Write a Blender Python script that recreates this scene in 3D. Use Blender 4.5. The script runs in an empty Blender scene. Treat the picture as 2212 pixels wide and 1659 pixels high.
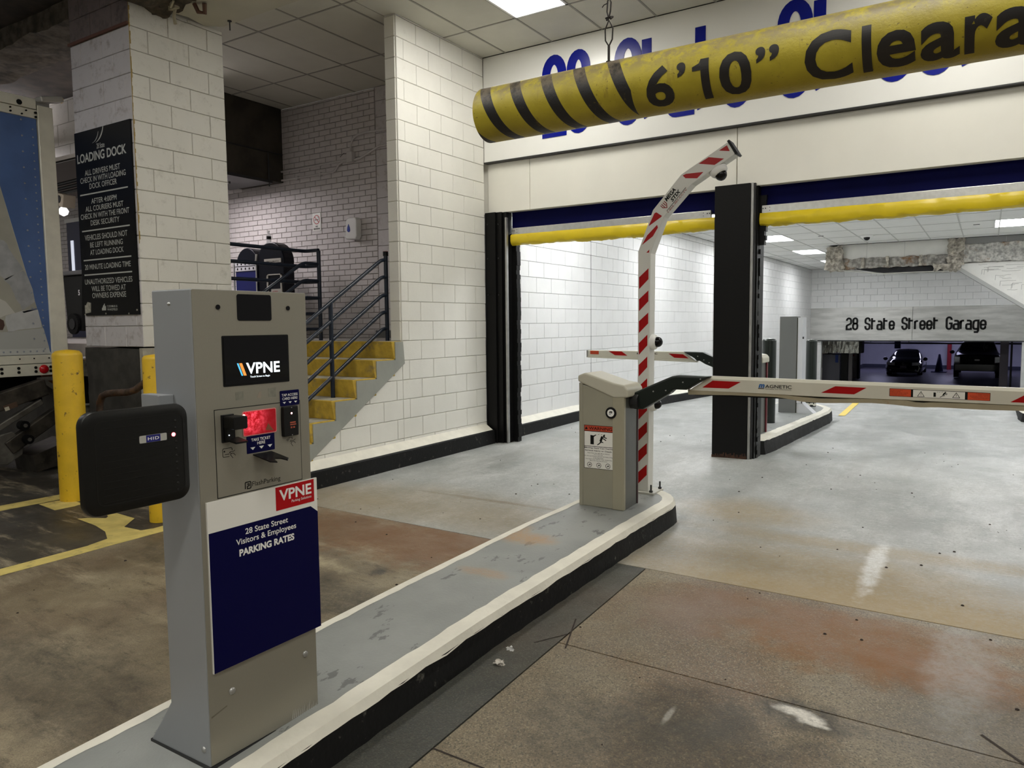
import bpy, bmesh, math, random
from mathutils import Vector, Matrix, noise as mnoise
random.seed(7)
# ------------------------------------------------------------------ camera, world, lights, exposure
# All coordinates below are metres measured from the eye point; every top-level object is lifted
# by EYE at the end so that the garage floor next to the white block wall lies at z = 0.
EYE = 1.435
SC = bpy.context.scene
COL = SC.collection
def _rot(ax, ay, az):
    return Matrix.Rotation(az, 3, 'Z') @ Matrix.Rotation(ax, 3, 'X') @ Matrix.Rotation(ay, 3, 'Y')
R_ = _rot(-0.07996351, 0.0094404, 0.56760116)
cam_d = bpy.data.cameras.new('camera'); cam = bpy.data.objects.new('camera', cam_d); COL.objects.link(cam)
right, fwd, up = R_ @ Vector((1,0,0)), R_ @ Vector((0,1,0)), R_ @ Vector((0,0,1))
cam.matrix_world = Matrix((( right.x, up.x, -fwd.x, 0), (right.y, up.y, -fwd.y, 0), (right.z, up.z, -fwd.z, 0), (0,0,0,1)))
cam_d.sensor_fit = 'HORIZONTAL'; cam_d.sensor_width = 36; cam_d.lens = 36*1612.36/2212
cam_d.clip_start = 0.05; cam_d.clip_end = 200
SC.camera = cam
SC.view_settings.view_transform = 'Standard'; SC.view_settings.look = 'None'
SC.view_settings.exposure = 0.42; SC.view_settings.gamma = 1.0; SC.view_settings.use_curve_mapping = False
W = bpy.data.worlds.new('world'); SC.world = W; W.use_nodes = True
W.node_tree.nodes['Background'].inputs[0].default_value = (1.0, 0.96, 0.88, 1)
W.node_tree.nodes['Background'].inputs[1].default_value = 0.16
SC.cycles.use_denoising = True
SC.cycles.max_bounces = 6; SC.cycles.diffuse_bounces = 4; SC.cycles.glossy_bounces = 3
SC.cycles.sample_clamp_indirect = 6.0; SC.cycles.caustics_reflective = False; SC.cycles.caustics_refractive = False
PANEL_CANOPY = 15.0      # emission of the lay-in light panels over the entrance
PANEL_RAMP = 20.0        # emission of the panels over the ramp
PANEL_DOCK = 9.0         # the few tired panels over the loading dock
PANEL_GARAGE = 7.0
# ------------------------------------------------------------------ helpers
ORG = {}
class MB:
    def __init__(s): s.v = []; s.f = []
    def add(s, vs, fs):
        n = len(s.v); s.v += [tuple(v) for v in vs]; s.f += [tuple(i+n for i in f) for f in fs]; return s
    def box(s, x0, x1, y0, y1, z0, z1):
        return s.add([(x0,y0,z0),(x1,y0,z0),(x1,y1,z0),(x0,y1,z0),(x0,y0,z1),(x1,y0,z1),(x1,y1,z1),(x0,y1,z1)],
            [(0,3,2,1),(4,5,6,7),(0,1,5,4),(1,2,6,5),(2,3,7,6),(3,0,4,7)])
    def obox(s, c, ux, uy, uz, a, b, d):
        c = Vector(c); ux, uy, uz = Vector(ux).normalized(), Vector(uy).normalized(), Vector(uz).normalized()
        vs = [c + ux*a*i + uy*b*j + uz*d*k for k in (-.5,.5) for (i,j) in ((-.5,-.5),(.5,-.5),(.5,.5),(-.5,.5))]
        return s.add(vs, [(0,3,2,1),(4,5,6,7),(0,1,5,4),(1,2,6,5),(2,3,7,6),(3,0,4,7)])
    def cyl(s, p0, p1, r0, r1=None, n=20, cap=True):
        r1 = r0 if r1 is None else r1
        p0, p1 = Vector(p0), Vector(p1); d = (p1-p0).normalized()
        a = d.cross(Vector((0,0,1))) if abs(d.z) < .9 else d.cross(Vector((1,0,0))); a.normalize(); b = d.cross(a)
        vs = [p + (a*math.cos(t)+b*math.sin(t))*r for p, r in ((p0,r0),(p1,r1)) for t in [2*math.pi*i/n for i in range(n)]]
        fs = [(i,(i+1)%n,n+(i+1)%n,n+i) for i in range(n)]
        if cap: fs += [tuple(range(n-1,-1,-1)), tuple(range(n,2*n))]
        return s.add(vs, fs)
    def tube(s, pts, r, n=10, cap=True):
        pts = [Vector(p) for p in pts]; rings = []
        prev = None
        for i, p in enumerate(pts):
            d = (pts[min(i+1,len(pts)-1)] - pts[max(i-1,0)]).normalized()
            if prev is None: a = d.cross(Vector((0,0,1))) if abs(d.z) < .9 else d.cross(Vector((1,0,0)))
            else: a = prev - d*prev.dot(d)
            a.normalize(); prev = a; b = d.cross(a)
            rings.append([p + (a*math.cos(2*math.pi*k/n)+b*math.sin(2*math.pi*k/n))*r for k in range(n)])
        vs = [v for rg in rings for v in rg]; fs = []
        for i in range(len(pts)-1):
            fs += [(i*n+k, i*n+(k+1)%n, (i+1)*n+(k+1)%n, (i+1)*n+k) for k in range(n)]
        if cap: fs += [tuple(range(n-1,-1,-1)), tuple(range((len(pts)-1)*n, len(pts)*n))]
        return s.add(vs, fs)
    def prism(s, poly, fr, d0, d1):
        # poly in (u,v) of frame fr, extruded along its normal from d0 to d1
        n = len(poly)
        vs = [fr.p(u,v,d0) for u,v in poly] + [fr.p(u,v,d1) for u,v in poly]
        return s.add(vs, [tuple(range(n-1,-1,-1)), tuple(range(n,2*n))] + [(i,(i+1)%n,n+(i+1)%n,n+i) for i in range(n)])
    def lathe(s, c, prof, n=24, axis=(0,0,1)):
        c = Vector(c); ax = Vector(axis).normalized()
        a = ax.cross(Vector((0,0,1))) if abs(ax.z) < .9 else Vector((1,0,0)); a.normalize(); b = ax.cross(a)
        vs = []
        for r, h in prof: vs += [c + ax*h + (a*math.cos(2*math.pi*k/n)+b*math.sin(2*math.pi*k/n))*max(r,1e-4) for k in range(n)]
        fs = []
        for i in range(len(prof)-1): fs += [(i*n+k, i*n+(k+1)%n, (i+1)*n+(k+1)%n, (i+1)*n+k) for k in range(n)]
        fs += [tuple(range(n-1,-1,-1)), tuple(range((len(prof)-1)*n, len(prof)*n))]
        return s.add(vs, fs)
class Frame:
    def __init__(s, o, u, v):
        s.o, s.u, s.v = Vector(o), Vector(u).normalized(), Vector(v).normalized(); s.n = s.u.cross(s.v)
    def p(s, u, v, d=0): return s.o + s.u*u + s.v*v + s.n*d
def FX(X): return Frame((X,0,0),(0,1,0),(0,0,1))     # facing +x ; u = y, v = z
def FY(Y): return Frame((0,Y,0),(1,0,0),(0,0,1))     # facing -y ; u = x, v = z
def FZ(Z): return Frame((0,0,Z),(1,0,0),(0,1,0))     # facing +z ; u = x, v = y
def tag(o, label=None, cat=None, group=None, kind=None):
    if label: o['label'] = label
    if cat: o['category'] = cat
    if group: o['group'] = group
    if kind: o['kind'] = kind
    return o
def thing(name, loc, label, cat, group=None):
    o = bpy.data.objects.new(name, None); COL.objects.link(o); o.location = loc; o.empty_display_size = .1
    ORG[o.name] = Vector(loc); return tag(o, label, cat, group)
def ob(name, mb, m, parent=None, loc=None, smooth=False, bevel=0, kind=None, label=None, seg=2):
    me = bpy.data.meshes.new(name)
    if parent is not None: org = ORG.get(parent.name, Vector((0,0,0)))
    else: org = Vector(loc) if loc is not None else Vector((0,0,0))
    me.from_pydata([(v[0]-org.x, v[1]-org.y, v[2]-org.z) for v in mb.v], [], mb.f)
    bm = bmesh.new(); bm.from_mesh(me); bmesh.ops.recalc_face_normals(bm, faces=bm.faces); bm.to_mesh(me); bm.free()
    me.materials.append(m)
    o = bpy.data.objects.new(name, me); COL.objects.link(o)
    if parent is not None: o.parent = parent
    else: o.location = org
    ORG[o.name] = org
    if smooth:
        me.polygons.foreach_set('use_smooth', [True]*len(me.polygons))
        md = o.modifiers.new('split', 'EDGE_SPLIT'); md.split_angle = math.radians(38)
    if bevel:
        md = o.modifiers.new('bevel', 'BEVEL'); md.width = bevel; md.segments = seg; md.limit_method = 'ANGLE'; md.angle_limit = math.radians(35)
        if not smooth: me.polygons.foreach_set('use_smooth', [False]*len(me.polygons))
    if kind: o['kind'] = kind
    if label: o['label'] = label
    return o
def struct(name, mb, m, **k): return ob(name, mb, m, kind='structure', **k)
def arc(cx, cy, r, a0, a1, n=6): return [(cx+r*math.cos(math.radians(a0+(a1-a0)*i/n)), cy+r*math.sin(math.radians(a0+(a1-a0)*i/n))) for i in range(n+1)]
def rrect(x0, x1, y0, y1, r, n=5):
    return arc(x1-r,y0+r,r,-90,0,n)+arc(x1-r,y1-r,r,0,90,n)+arc(x0+r,y1-r,r,90,180,n)+arc(x0+r,y0+r,r,180,270,n)
def circ(cx, cy, r, n=20): return [(cx+r*math.cos(2*math.pi*i/n), cy+r*math.sin(2*math.pi*i/n)) for i in range(n)]
# ---- lettering
_tc = {}
def text_geo(body, bold=0.0, space=1.0, shear=0.0):
    k = (body, bold, space, shear)
    if k in _tc: return _tc[k]
    cu = bpy.data.curves.new('t', 'FONT'); cu.body = body; cu.size = 1; cu.offset = bold; cu.space_character = space; cu.shear = shear
    cu.resolution_u = 4; cu.fill_mode = 'FRONT'
    o = bpy.data.objects.new('t', cu); COL.objects.link(o)
    dg = bpy.context.evaluated_depsgraph_get(); me = bpy.data.meshes.new_from_object(o.evaluated_get(dg))
    vs = [(v.co.x, v.co.y) for v in me.vertices]; fs = [tuple(p.vertices) for p in me.polygons]
    bpy.data.objects.remove(o); bpy.data.curves.remove(cu); bpy.data.meshes.remove(me)
    _tc[k] = (vs, fs); return _tc[k]
def text_mb(mb, fr, body, u0, u1, v0, v1, d, bold=0.0, space=1.0, shear=0.0):
    vs, fs = text_geo(body, bold, space, shear)
    ax, bx = min(v[0] for v in vs), max(v[0] for v in vs); ay, by = min(v[1] for v in vs), max(v[1] for v in vs)
    su, sv = (u1-u0)/(bx-ax), (v1-v0)/(by-ay)
    return mb.add([fr.p(u0+(x-ax)*su, v0+(y-ay)*sv, d) for x,y in vs], fs)
def stroke_mb(mb, fr, lines, u0, v0, su, sv, w, d0, d1):
    # every polyline becomes a ribbon of width w with mitred corners
    for ln in lines:
        P = [Vector((u0+x*su, v0+y*sv)) for x,y in ln]
        P = [p for i,p in enumerate(P) if i == 0 or (p-P[i-1]).length > 1e-6]
        closed = (P[0]-P[-1]).length < 1e-6
        if closed: P = P[:-1]
        n = len(P); L = []; Rr = []
        for i, p in enumerate(P):
            a = P[i-1] if (i or closed) else None; b = P[(i+1) % n] if (i < n-1 or closed) else None
            d1_ = (p-a).normalized() if a is not None else (b-p).normalized(); d2_ = (b-p).normalized() if b is not None else d1_
            t = (d1_+d2_).normalized() if (d1_+d2_).length > 1e-5 else d1_
            nn = Vector((-t.y, t.x)); k = 1/max(.5, nn.dot(Vector((-d1_.y, d1_.x))))
            L.append(p+nn*w/2*k); Rr.append(p-nn*w/2*k)
        m = n if closed else n-1
        for i in range(m):
            j = (i+1) % n
            mb.prism([tuple(Rr[i]), tuple(Rr[j]), tuple(L[j]), tuple(L[i])], fr, d0, d1)
    return mb
# narrow rounded sign alphabet, cell height: x-height 1.0, cap height 1.42, width .62
def _c(cx, cy, r, a0, a1, n=5): return arc(cx, cy, r, a0, a1, n*2)
GL = {
 '2': (.62, [_c(.31,1.11,.31,180,0,6)+[(.62,.85)]+[(.6,.75),(.05,.5),(0,.4),(0,0),(.62,0),(.62,.22)]]),
 '8': (.62, [_c(.31,1.14,.28,0,180,6)+[(.03,.92),(.12,.76),(.5,.76),(.59,.92),(.59,1.14)],_c(.31,.31,.31,180,360,6)+[(.62,.55),(.5,.74),(.12,.74),(0,.55),(0,.31)]]),
 'S': (.6, [[(.6,1.0)]+_c(.3,1.12,.3,0,180,6)+[(0,.92),(.06,.8),(.54,.62),(.6,.5)]+_c(.3,.3,.3,0,-180,6)+[(0,.42)]]),
 't': (.5, [[(.1,0),(.02,.12),(.02,1.42)],[(.02,1.05),(.5,1.05)]]),
 'a': (.58, [[(.04,1.0),(.3,1.0)]+_c(.34,.76,.24,90,0,4)+[(.58,0),(.16,0)]+_c(.16,.16,.16,270,180,3)+[(0,.42)]+_c(.16,.42,.16,180,90,3)+[(.58,.58)]]),
 'e': (.6, [[(.6,.2)]+_c(.3,.28,.28,-10,-180,6)+[(0,.7)]+_c(.3,.7,.3,180,0,6)+[(.6,.5),(.02,.5)]]),
 'r': (.4, [[(0,0),(0,1.0)],[(0,.74)]+_c(.24,.76,.24,180,90,4)+[(.4,1.0)]]),
 'G': (.62, [[(.62,1.1)]+_c(.31,1.11,.31,0,180,6)+[(0,.31)]+_c(.31,.31,.31,180,360,6)+[(.62,.68),(.3,.68)]]),
 'g': (.6, [[(.6,0),(.3,0)]+_c(.24,.24,.24,270,180,4)+[(0,.74)]+_c(.3,.72,.28,180,90,4)+[(.6,1.0),(.6,-.2),(.5,-.38),(.08,-.38)]]),
}
def sign_text(mb, fr, body, u0, u1, vb, cap, w, d0, d1, gap=.26, sp=.62):
    tot = sum(GL[c][0] + gap if c != ' ' else sp for c in body) - gap
    su = (u1-u0-w)/tot; sv = (cap-w)/1.42; u = u0 + w/2
    for c in body:
        if c == ' ': u += sp*su; continue
        stroke_mb(mb, fr, GL[c][1], u, vb+w/2, su, sv, w, d0, d1); u += (GL[c][0]+gap)*su
    return mb
# ---- materials
class NT:
    def __init__(s, name):
        s.m = bpy.data.materials.new(name); s.m.use_nodes = True; s.t = s.m.node_tree; s.b = s.t.nodes['Principled BSDF']
        s.pos = s.t.nodes.new('ShaderNodeNewGeometry').outputs['Position']
    def n(s, k, **p):
        x = s.t.nodes.new(k)
        for a, b in p.items(): setattr(x, a, b)
        return x
    def l(s, a, b): s.t.links.new(a, b)
    def noise(s, scale, detail=4, rough=.55, stretch=None, off=0):
        x = s.n('ShaderNodeTexNoise'); x.inputs['Scale'].default_value = scale; x.inputs['Detail'].default_value = detail; x.inputs['Roughness'].default_value = rough
        mp = s.n('ShaderNodeMapping'); mp.inputs['Location'].default_value = (off, off*1.7, off*.6)
        if stretch: mp.inputs['Scale'].default_value = stretch
        s.l(s.pos, mp.inputs[0]); s.l(mp.outputs[0], x.inputs['Vector']); return x.outputs['Fac']
    def ramp(s, fac, a, b, va=0., vb=1.):
        x = s.n('ShaderNodeMapRange'); x.interpolation_type = 'SMOOTHSTEP'
        for i, v in enumerate((a, b, va, vb)): x.inputs[i+1].default_value = v
        s.l(fac, x.inputs[0]); return x.outputs[0]
    def math(s, op, a, b=None, c=None):
        x = s.n('ShaderNodeMath', operation=op)
        for i, v in enumerate((a, b, c)):
            if v is None: continue
            if isinstance(v, (int, float)): x.inputs[i].default_value = v
            else: s.l(v, x.inputs[i])
        return x.outputs[0]
    def mix(s, fac, a, b, mode='MIX'):
        x = s.n('ShaderNodeMix', data_type='RGBA', blend_type=mode)
        for i, v in ((0, fac), (6, a), (7, b)):
            if isinstance(v, (int, float)): x.inputs[i].default_value = v
            elif isinstance(v, tuple): x.inputs[i].default_value = (*v, 1) if len(v) == 3 else v
            else: s.l(v, x.inputs[i])
        return x.outputs[2]
    def spot(s, x, y, rx, ry, soft=.6, dist=.25, nscale=3.0):
        # a stain of its own shape on the floor, ragged by noise
        sep = s.n('ShaderNodeSeparateXYZ'); s.l(s.pos, sep.inputs[0])
        dx = s.math('DIVIDE', s.math('SUBTRACT', sep.outputs[0], x), rx); dy = s.math('DIVIDE', s.math('SUBTRACT', sep.outputs[1], y), ry)
        r = s.math('SQRT', s.math('ADD', s.math('MULTIPLY', dx, dx), s.math('MULTIPLY', dy, dy)))
        nz = s.noise(nscale, 5, .65, off=x*3+y)
        r = s.math('ADD', r, s.math('MULTIPLY', s.math('SUBTRACT', nz, .5), dist*6))
        return s.math('MULTIPLY', s.ramp(r, 1+soft, 1-soft), s.ramp(s.noise(38, 8, .85, off=y*5), .36, .58, .45, 1.))
    def bump(s, h, strength=.3, dist=.01, chain=None):
        x = s.n('ShaderNodeBump'); x.inputs['Strength'].default_value = strength; x.inputs['Distance'].default_value = dist
        s.l(h, x.inputs['Height'])
        if chain is not None: s.l(chain, x.inputs['Normal'])
        return x.outputs[0]
    def out(s, col=None, rough=None, metal=None, bump=None, **kw):
        for key, v in (('Base Color', col), ('Roughness', rough), ('Metallic', metal), ('Normal', bump)):
            if v is None: continue
            if isinstance(v, (int, float)): s.b.inputs[key].default_value = v
            elif isinstance(v, tuple): s.b.inputs[key].default_value = (*v, 1)
            else: s.l(v, s.b.inputs[key])
        for k, v in kw.items(): s.b.inputs[k.replace('_', ' ')].default_value = v
        return s.m
_mc = {}
def mat(name, col, rough=.5, metal=0., var=.0, vs=8., bump=0., bs=60., spec=.5, dirt=None, dirt_s=3., dirt_lo=.55, dirt_hi=.75, coat=0):
    if name in _mc: return _mc[name]
    t = NT(name); c = col
    if var: c = t.mix(t.ramp(t.noise(vs), .3, .7), tuple(x*(1-var) for x in col), tuple(min(1, x*(1+var)) for x in col))
    if dirt: c = t.mix(t.ramp(t.noise(dirt_s, 6, .7, off=4.2), dirt_lo, dirt_hi), c, dirt)
    b = t.bump(t.noise(bs, 3), bump, .004) if bump else None
    m = t.out(c, rough, metal, b); t.b.inputs['Specular IOR Level'].default_value = spec
    if coat: t.b.inputs['Coat Weight'].default_value = coat
    _mc[name] = m; return m
def emis(name, col, st, base=(.8,.8,.8)):
    if name in _mc: return _mc[name]
    t = NT(name); m = t.out(base, .5); t.b.inputs['Emission Color'].default_value = (*col, 1); t.b.inputs['Emission Strength'].default_value = st
    _mc[name] = m; return m
def block_mat(name, col, dirt, lo=.58, hi=.8, rough=.55, bump=.35, dark=None):
    t = NT(name)
    c = t.mix(t.ramp(t.noise(2.3, 3, off=1.3), .3, .7), tuple(x*.95 for x in col), col)
    c = t.mix(t.ramp(t.noise(9, 7, .75, off=5), lo, hi), c, dirt)
    if dark: c = t.mix(t.ramp(t.noise(1.4, 4, .7, stretch=(1,1,.25), off=2), .56, .72), c, dark)
    n1 = t.bump(t.noise(95, 3, .6), bump, .003); n2 = t.bump(t.noise(7, 3), .25, .01, n1)
    m = t.out(c, rough, None, n2); return m
M_WALL = block_mat('white_painted_block', (.86,.845,.785), (.74,.72,.65))
M_WALLIN = block_mat('white_gloss_block', (.84,.84,.83), (.74,.73,.71), rough=.34, bump=.22)
M_MORT = mat('painted_mortar', (.66,.64,.575), .8)
M_MORTIN = mat('painted_mortar_inner', (.66,.66,.65), .7)
M_PILR = block_mat('pillar_block_cream', (.76,.74,.68), (.56,.54,.48), .52, .74, dark=(.60,.57,.50))
M_PILL = block_mat('pillar_block_worn_cool_lit', (.66,.63,.63), (.42,.38,.36), .5, .72, dark=(.50,.44,.40))  # worn block, with the left face's cooler light put into its colour
M_PILD = block_mat('pillar_block_unpainted', (.19,.15,.14), (.10,.08,.075), .45, .7)
M_BRICK = block_mat('white_painted_brick', (.66,.62,.61), (.54,.50,.49), .55, .8, rough=.6)
M_BMORT = mat('brick_mortar', (.33,.29,.28), .8)
M_BLACK = mat('black_gloss_paint', (.004,.004,.004), .45, spec=.22, bump=.2, bs=40)
M_BLACKR = mat('black_rough_paint', (.009,.009,.009), .6, spec=.2, bump=.6, bs=35, dirt=(.12,.115,.10), dirt_s=14, dirt_lo=.6, dirt_hi=.72)
M_KERBW = mat('white_kerb_paint', (.80,.77,.67), .6, var=.05, bump=.5, bs=50, dirt=(.50,.42,.28), dirt_s=5, dirt_lo=.62, dirt_hi=.82)
M_YEL = mat('yellow_paint', (.72,.46,.022), .42, var=.06, bump=.25, bs=30, dirt=(.16,.09,.02), dirt_s=18, dirt_lo=.60, dirt_hi=.68)
M_YELSTEP = mat('worn_yellow_paint', (.55,.37,.045), .6, var=.15, vs=14, bump=.4, bs=40, dirt=(.25,.20,.10), dirt_s=6, dirt_lo=.52, dirt_hi=.75)
M_YELFAB = mat('yellow_vinyl', (.74,.56,.015), .35, var=.05, vs=5)
M_NAVY = mat('navy_enamel', (.006,.012,.026), .3)
M_BLUEFAB = mat('navy_curtain', (.001,.002,.050), .6, spec=.1, var=.1, vs=3)
M_BLUE = mat('blue_letter_vinyl', (.002,.008,.26), .25, spec=.3)
M_FASCIA = mat('cream_panel', (.86,.84,.765), .38, var=.02, vs=2)
M_SIGNW = mat('white_sign_panel', (.90,.895,.86), .24, var=.01, vs=2)
M_ALU = mat('brushed_aluminium', (.60,.60,.58), .34, .7, var=.06, vs=30)
M_STEEL = mat('dull_steel', (.42,.42,.41), .4, .8, var=.1, vs=12)
M_DARKM = mat('dark_steel', (.05,.05,.052), .4, .6)
M_KGREY = mat('kiosk_grey_powder', (.265,.248,.205), .42, .25, var=.015, vs=200, bump=.06, bs=700)
M_KSIDE = mat('kiosk_side_grey', (.32,.335,.35), .38, .25, var=.02, vs=3, bump=.05, bs=700)
M_PLAS = mat('black_plastic', (.005,.005,.005), .4, spec=.25, bump=.05, bs=300)
M_GLASS = mat('black_glass', (.002,.002,.003), .08, spec=.35)
M_WHITE = mat('white_print', (.86,.86,.84), .45)
M_WHITES = mat('white_decal', (.80,.79,.74), .4)
M_NAVYP = mat('navy_print', (.001,.001,.042), .5, spec=.12)
M_RED = mat('red_print', (.42,.002,.006), .4, spec=.2)
M_REDR = mat('red_reflective', (.36,.002,.003), .35, spec=.25)
M_INK = mat('black_ink', (.004,.004,.004), .5, spec=.2)
M_GREYINK = mat('sign_grey_ink', (.55,.56,.52), .5)
M_SIGNB = mat('black_sign', (.003,.003,.004), .35, spec=.18)
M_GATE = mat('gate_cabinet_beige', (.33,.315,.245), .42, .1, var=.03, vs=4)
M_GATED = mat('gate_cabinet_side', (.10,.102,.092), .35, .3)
M_GATEW = mat('gate_lid', (.50,.48,.39), .4)
M_ARM = mat('arm_white', (.62,.60,.51), .35, var=.03, vs=6, dirt=(.45,.36,.22), dirt_s=7, dirt_lo=.7, dirt_hi=.8)
M_ARMRUB = mat('arm_edge_beige', (.38,.335,.235), .55, var=.08, vs=6, dirt=(.30,.20,.10), dirt_s=9, dirt_lo=.62, dirt_hi=.75)
M_HUB = mat('gate_hub_dark_green', (.009,.014,.011), .4, spec=.3)
M_TILE = mat('ceiling_tile', (.58,.565,.49), .8, var=.03, vs=3, bump=.25, bs=120)
M_TILEIN = mat('ceiling_tile_inner', (.80,.80,.78), .75, var=.02, vs=3)
M_TBAR = mat('ceiling_grid', (.30,.285,.25), .6)
M_TBARIN = mat('ceiling_grid_inner', (.52,.52,.50), .6)
M_DARKC = mat('sooty_concrete', (.045,.035,.026), .9, var=.4, vs=5, bump=.9, bs=10)
M_FIRE = mat('sprayed_fireproofing', (.30,.285,.26), .95, var=.45, vs=14, bump=1., bs=24, dirt=(.20,.105,.045), dirt_s=3, dirt_lo=.5, dirt_hi=.66)
M_PLASTER = mat('white_plaster', (.76,.75,.71), .7, var=.03, vs=5, bump=.4, bs=14)
M_SOFFIT = mat('cream_soffit', (.50,.475,.375), .6, var=.05, vs=2, dirt=(.40,.31,.17), dirt_s=1.4, dirt_lo=.6, dirt_hi=.8)
M_STAIRG = mat('grey_stair_paint', (.335,.345,.31), .55, var=.06, vs=4, bump=.3, bs=30)
M_ISLE = None
L_CAN = emis('light_diffuser', (1.0,.975,.90), PANEL_CANOPY)
L_RAMP = emis('light_diffuser_cool', (.97,.985,1.0), PANEL_RAMP)
L_DOCK = emis('light_diffuser_dim', (.96,.96,1.0), PANEL_DOCK)
L_GAR = emis('light_diffuser_garage', (.66,.66,1.0), PANEL_GARAGE)
# floors
def painted_floor():
    t = NT('grey_painted_concrete')
    c = t.mix(t.ramp(t.noise(.9, 4, .6), .35, .65), (.315,.33,.315), (.41,.42,.405))
    c = t.mix(t.math('MULTIPLY', t.ramp(t.noise(2.4, 8, .8, stretch=(1,.45,1), off=3), .45, .75), .7), c, (.66,.66,.645))
    c = t.mix(t.math('MULTIPLY', t.ramp(t.noise(60, 8, .85, off=8), .50, .64), .6), c, (.17,.165,.15))
    c = t.mix(t.math('MULTIPLY', t.ramp(t.noise(34, 6, .8, stretch=(.5,1.3,1), off=18), .52, .68), .5), c, (.70,.70,.685))
    c = t.mix(t.math('MULTIPLY', t.ramp(t.noise(1.3, 5, .7, stretch=(2.5,.35,1), off=6), .50, .68), .35), c, (.26,.255,.235))
    for x, y, rx, ry, a in ((-.95,4.5,1.0,.5,.7),(-.25,4.35,.8,.42,.9),(-.6,4.22,1.1,.14,.7),(-1.5,5.6,.45,.3,.65),(-.45,5.15,1.3,.10,.6),(-3.9,4.7,1.4,.45,.45),(-4.6,4.3,.8,.4,.5),(-2.8,4.5,.7,.3,.3)):
        c = t.mix(t.math('MULTIPLY', t.spot(x, y, rx, ry, .7, .18), a), c, (.33,.235,.095))
    c = t.mix(t.math('MULTIPLY', t.spot(-.53, 4.85, .05, .42, .5, .3, 9), .9), c, (.78,.78,.76))
    c = t.mix(t.math('MULTIPLY', t.spot(-3.35, 5.0, .75, .03, .6, .35, 5), .8), c, (.22,.17,.10))
    r = t.ramp(t.noise(3, 5, .6, off=9), .3, .7, .30, .52)
    b = t.bump(t.noise(60, 5, .7), .55, .006); b = t.bump(t.noise(3.5, 3, .5, off=3), .35, .02, b)
    return t.out(c, r, None, b)
def lane_concrete(name, base, light, brown, agg=True, spots=()):
    t = NT(name)
    c = t.mix(t.ramp(t.noise(1.6, 5, .65), .32, .68), base, light)
    c = t.mix(t.math('MULTIPLY', t.ramp(t.noise(.75, 4, .6, off=7), .45, .7), .75), c, brown)
    if agg:
        v = t.n('ShaderNodeTexVoronoi'); v.inputs['Scale'].default_value = 170; t.l(t.pos, v.inputs['Vector'])
        sep = t.n('ShaderNodeSeparateColor'); t.l(v.outputs['Color'], sep.inputs[0])
        c = t.mix(t.math('MULTIPLY', t.ramp(sep.outputs[0], .68, .9), .75), c, (.085,.075,.06))
        c = t.mix(t.math('MULTIPLY', t.ramp(sep.outputs[1], .72, .95), .6), c, tuple(min(.8, k*1.45) for k in light))
    c = t.mix(t.math('MULTIPLY', t.ramp(t.noise(45, 6, .8, off=2), .55, .75), .45), c, (.05,.043,.033))
    if not agg:
        c = t.mix(t.math('MULTIPLY', t.ramp(t.noise(7, 9, .85, stretch=(.55,1.5,1), off=11), .50, .66), .8), c, (.055,.043,.028))
        c = t.mix(t.math('MULTIPLY', t.ramp(t.noise(2.2, 8, .8, stretch=(.35,1.6,1), off=14), .52, .66), .75), c, (.46,.385,.265))
    c = t.mix(t.math('MULTIPLY', t.ramp(t.noise(150, 6, .9, off=21), .46, .62), .55), c, tuple(k*.35 for k in base))
    c = t.mix(t.math('MULTIPLY', t.ramp(t.noise(120, 6, .9, off=27), .55, .68), .5), c, tuple(min(.8,k*1.9) for k in light))
    for x, y, rx, ry, a, cc in spots: c = t.mix(t.math('MULTIPLY', t.spot(x, y, rx, ry, .5, .38, 7), a), c, cc)
    r = t.ramp(t.noise(2.2, 5, .6, off=5), .35, .68, .34, .62)
    b = t.bump(t.noise(110, 4, .7), .6, .005); b = t.bump(t.noise(5, 3), .3, .02, b)
    return t.out(c, r, None, b)
RUST = (.215,.085,.010); OIL = (.045,.040,.030); WHT = (.80,.77,.70)
SP_R = [(-.50,3.70,.50,.26,.85,RUST),(-.12,3.62,.38,.20,.9,RUST),(-.3,3.98,.9,.10,.6,RUST),(-.93,2.78,.22,.22,.7,OIL),(-.85,2.45,.55,.35,.75,OIL),(-1.25,3.75,.25,.3,.5,(.17,.085,.045)),(-.56,2.99,.17,.10,.9,OIL),
        (-.60,3.01,.06,.030,1.,WHT),(-.53,2.985,.05,.035,1.,WHT),(-.50,2.95,.04,.012,.8,WHT),(-1.15,3.8,.45,.22,.4,(.25,.16,.10)),(.05,3.2,.3,.4,.5,(.11,.095,.08)),(-.05,3.75,.12,.5,.45,(.42,.41,.40)),(-1.02,2.74,.012,.05,.35,WHT)]
M_FLR = painted_floor()
M_LANE = lane_concrete('exposed_aggregate_lane', (.205,.165,.108), (.30,.25,.17), (.175,.098,.048), True, SP_R)
SP_L = [(-3.6,3.85,1.2,.35,.8,(.20,.095,.035)),(-3.0,3.9,.7,.35,.6,(.21,.10,.04)),(-4.0,3.25,.6,.10,.8,(.55,.47,.31)),(-3.6,2.9,1.2,.2,.75,OIL),(-3.1,3.33,.05,.055,.9,(.05,.045,.04)),(-3.3,1.6,.9,.25,.6,OIL)]
M_LANEL = lane_concrete('broom_finished_lane', (.165,.130,.085), (.36,.30,.20), (.13,.085,.05), False, SP_L)
M_GUT = lane_concrete('gutter_asphalt', (.055,.058,.052), (.10,.098,.08), (.13,.09,.055), True)
M_ASPH = lane_concrete('dock_asphalt', (.040,.036,.030), (.075,.066,.050), (.05,.035,.025), False)
M_JOINT = mat('joint_filler', (.035,.025,.02), .9)
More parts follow.
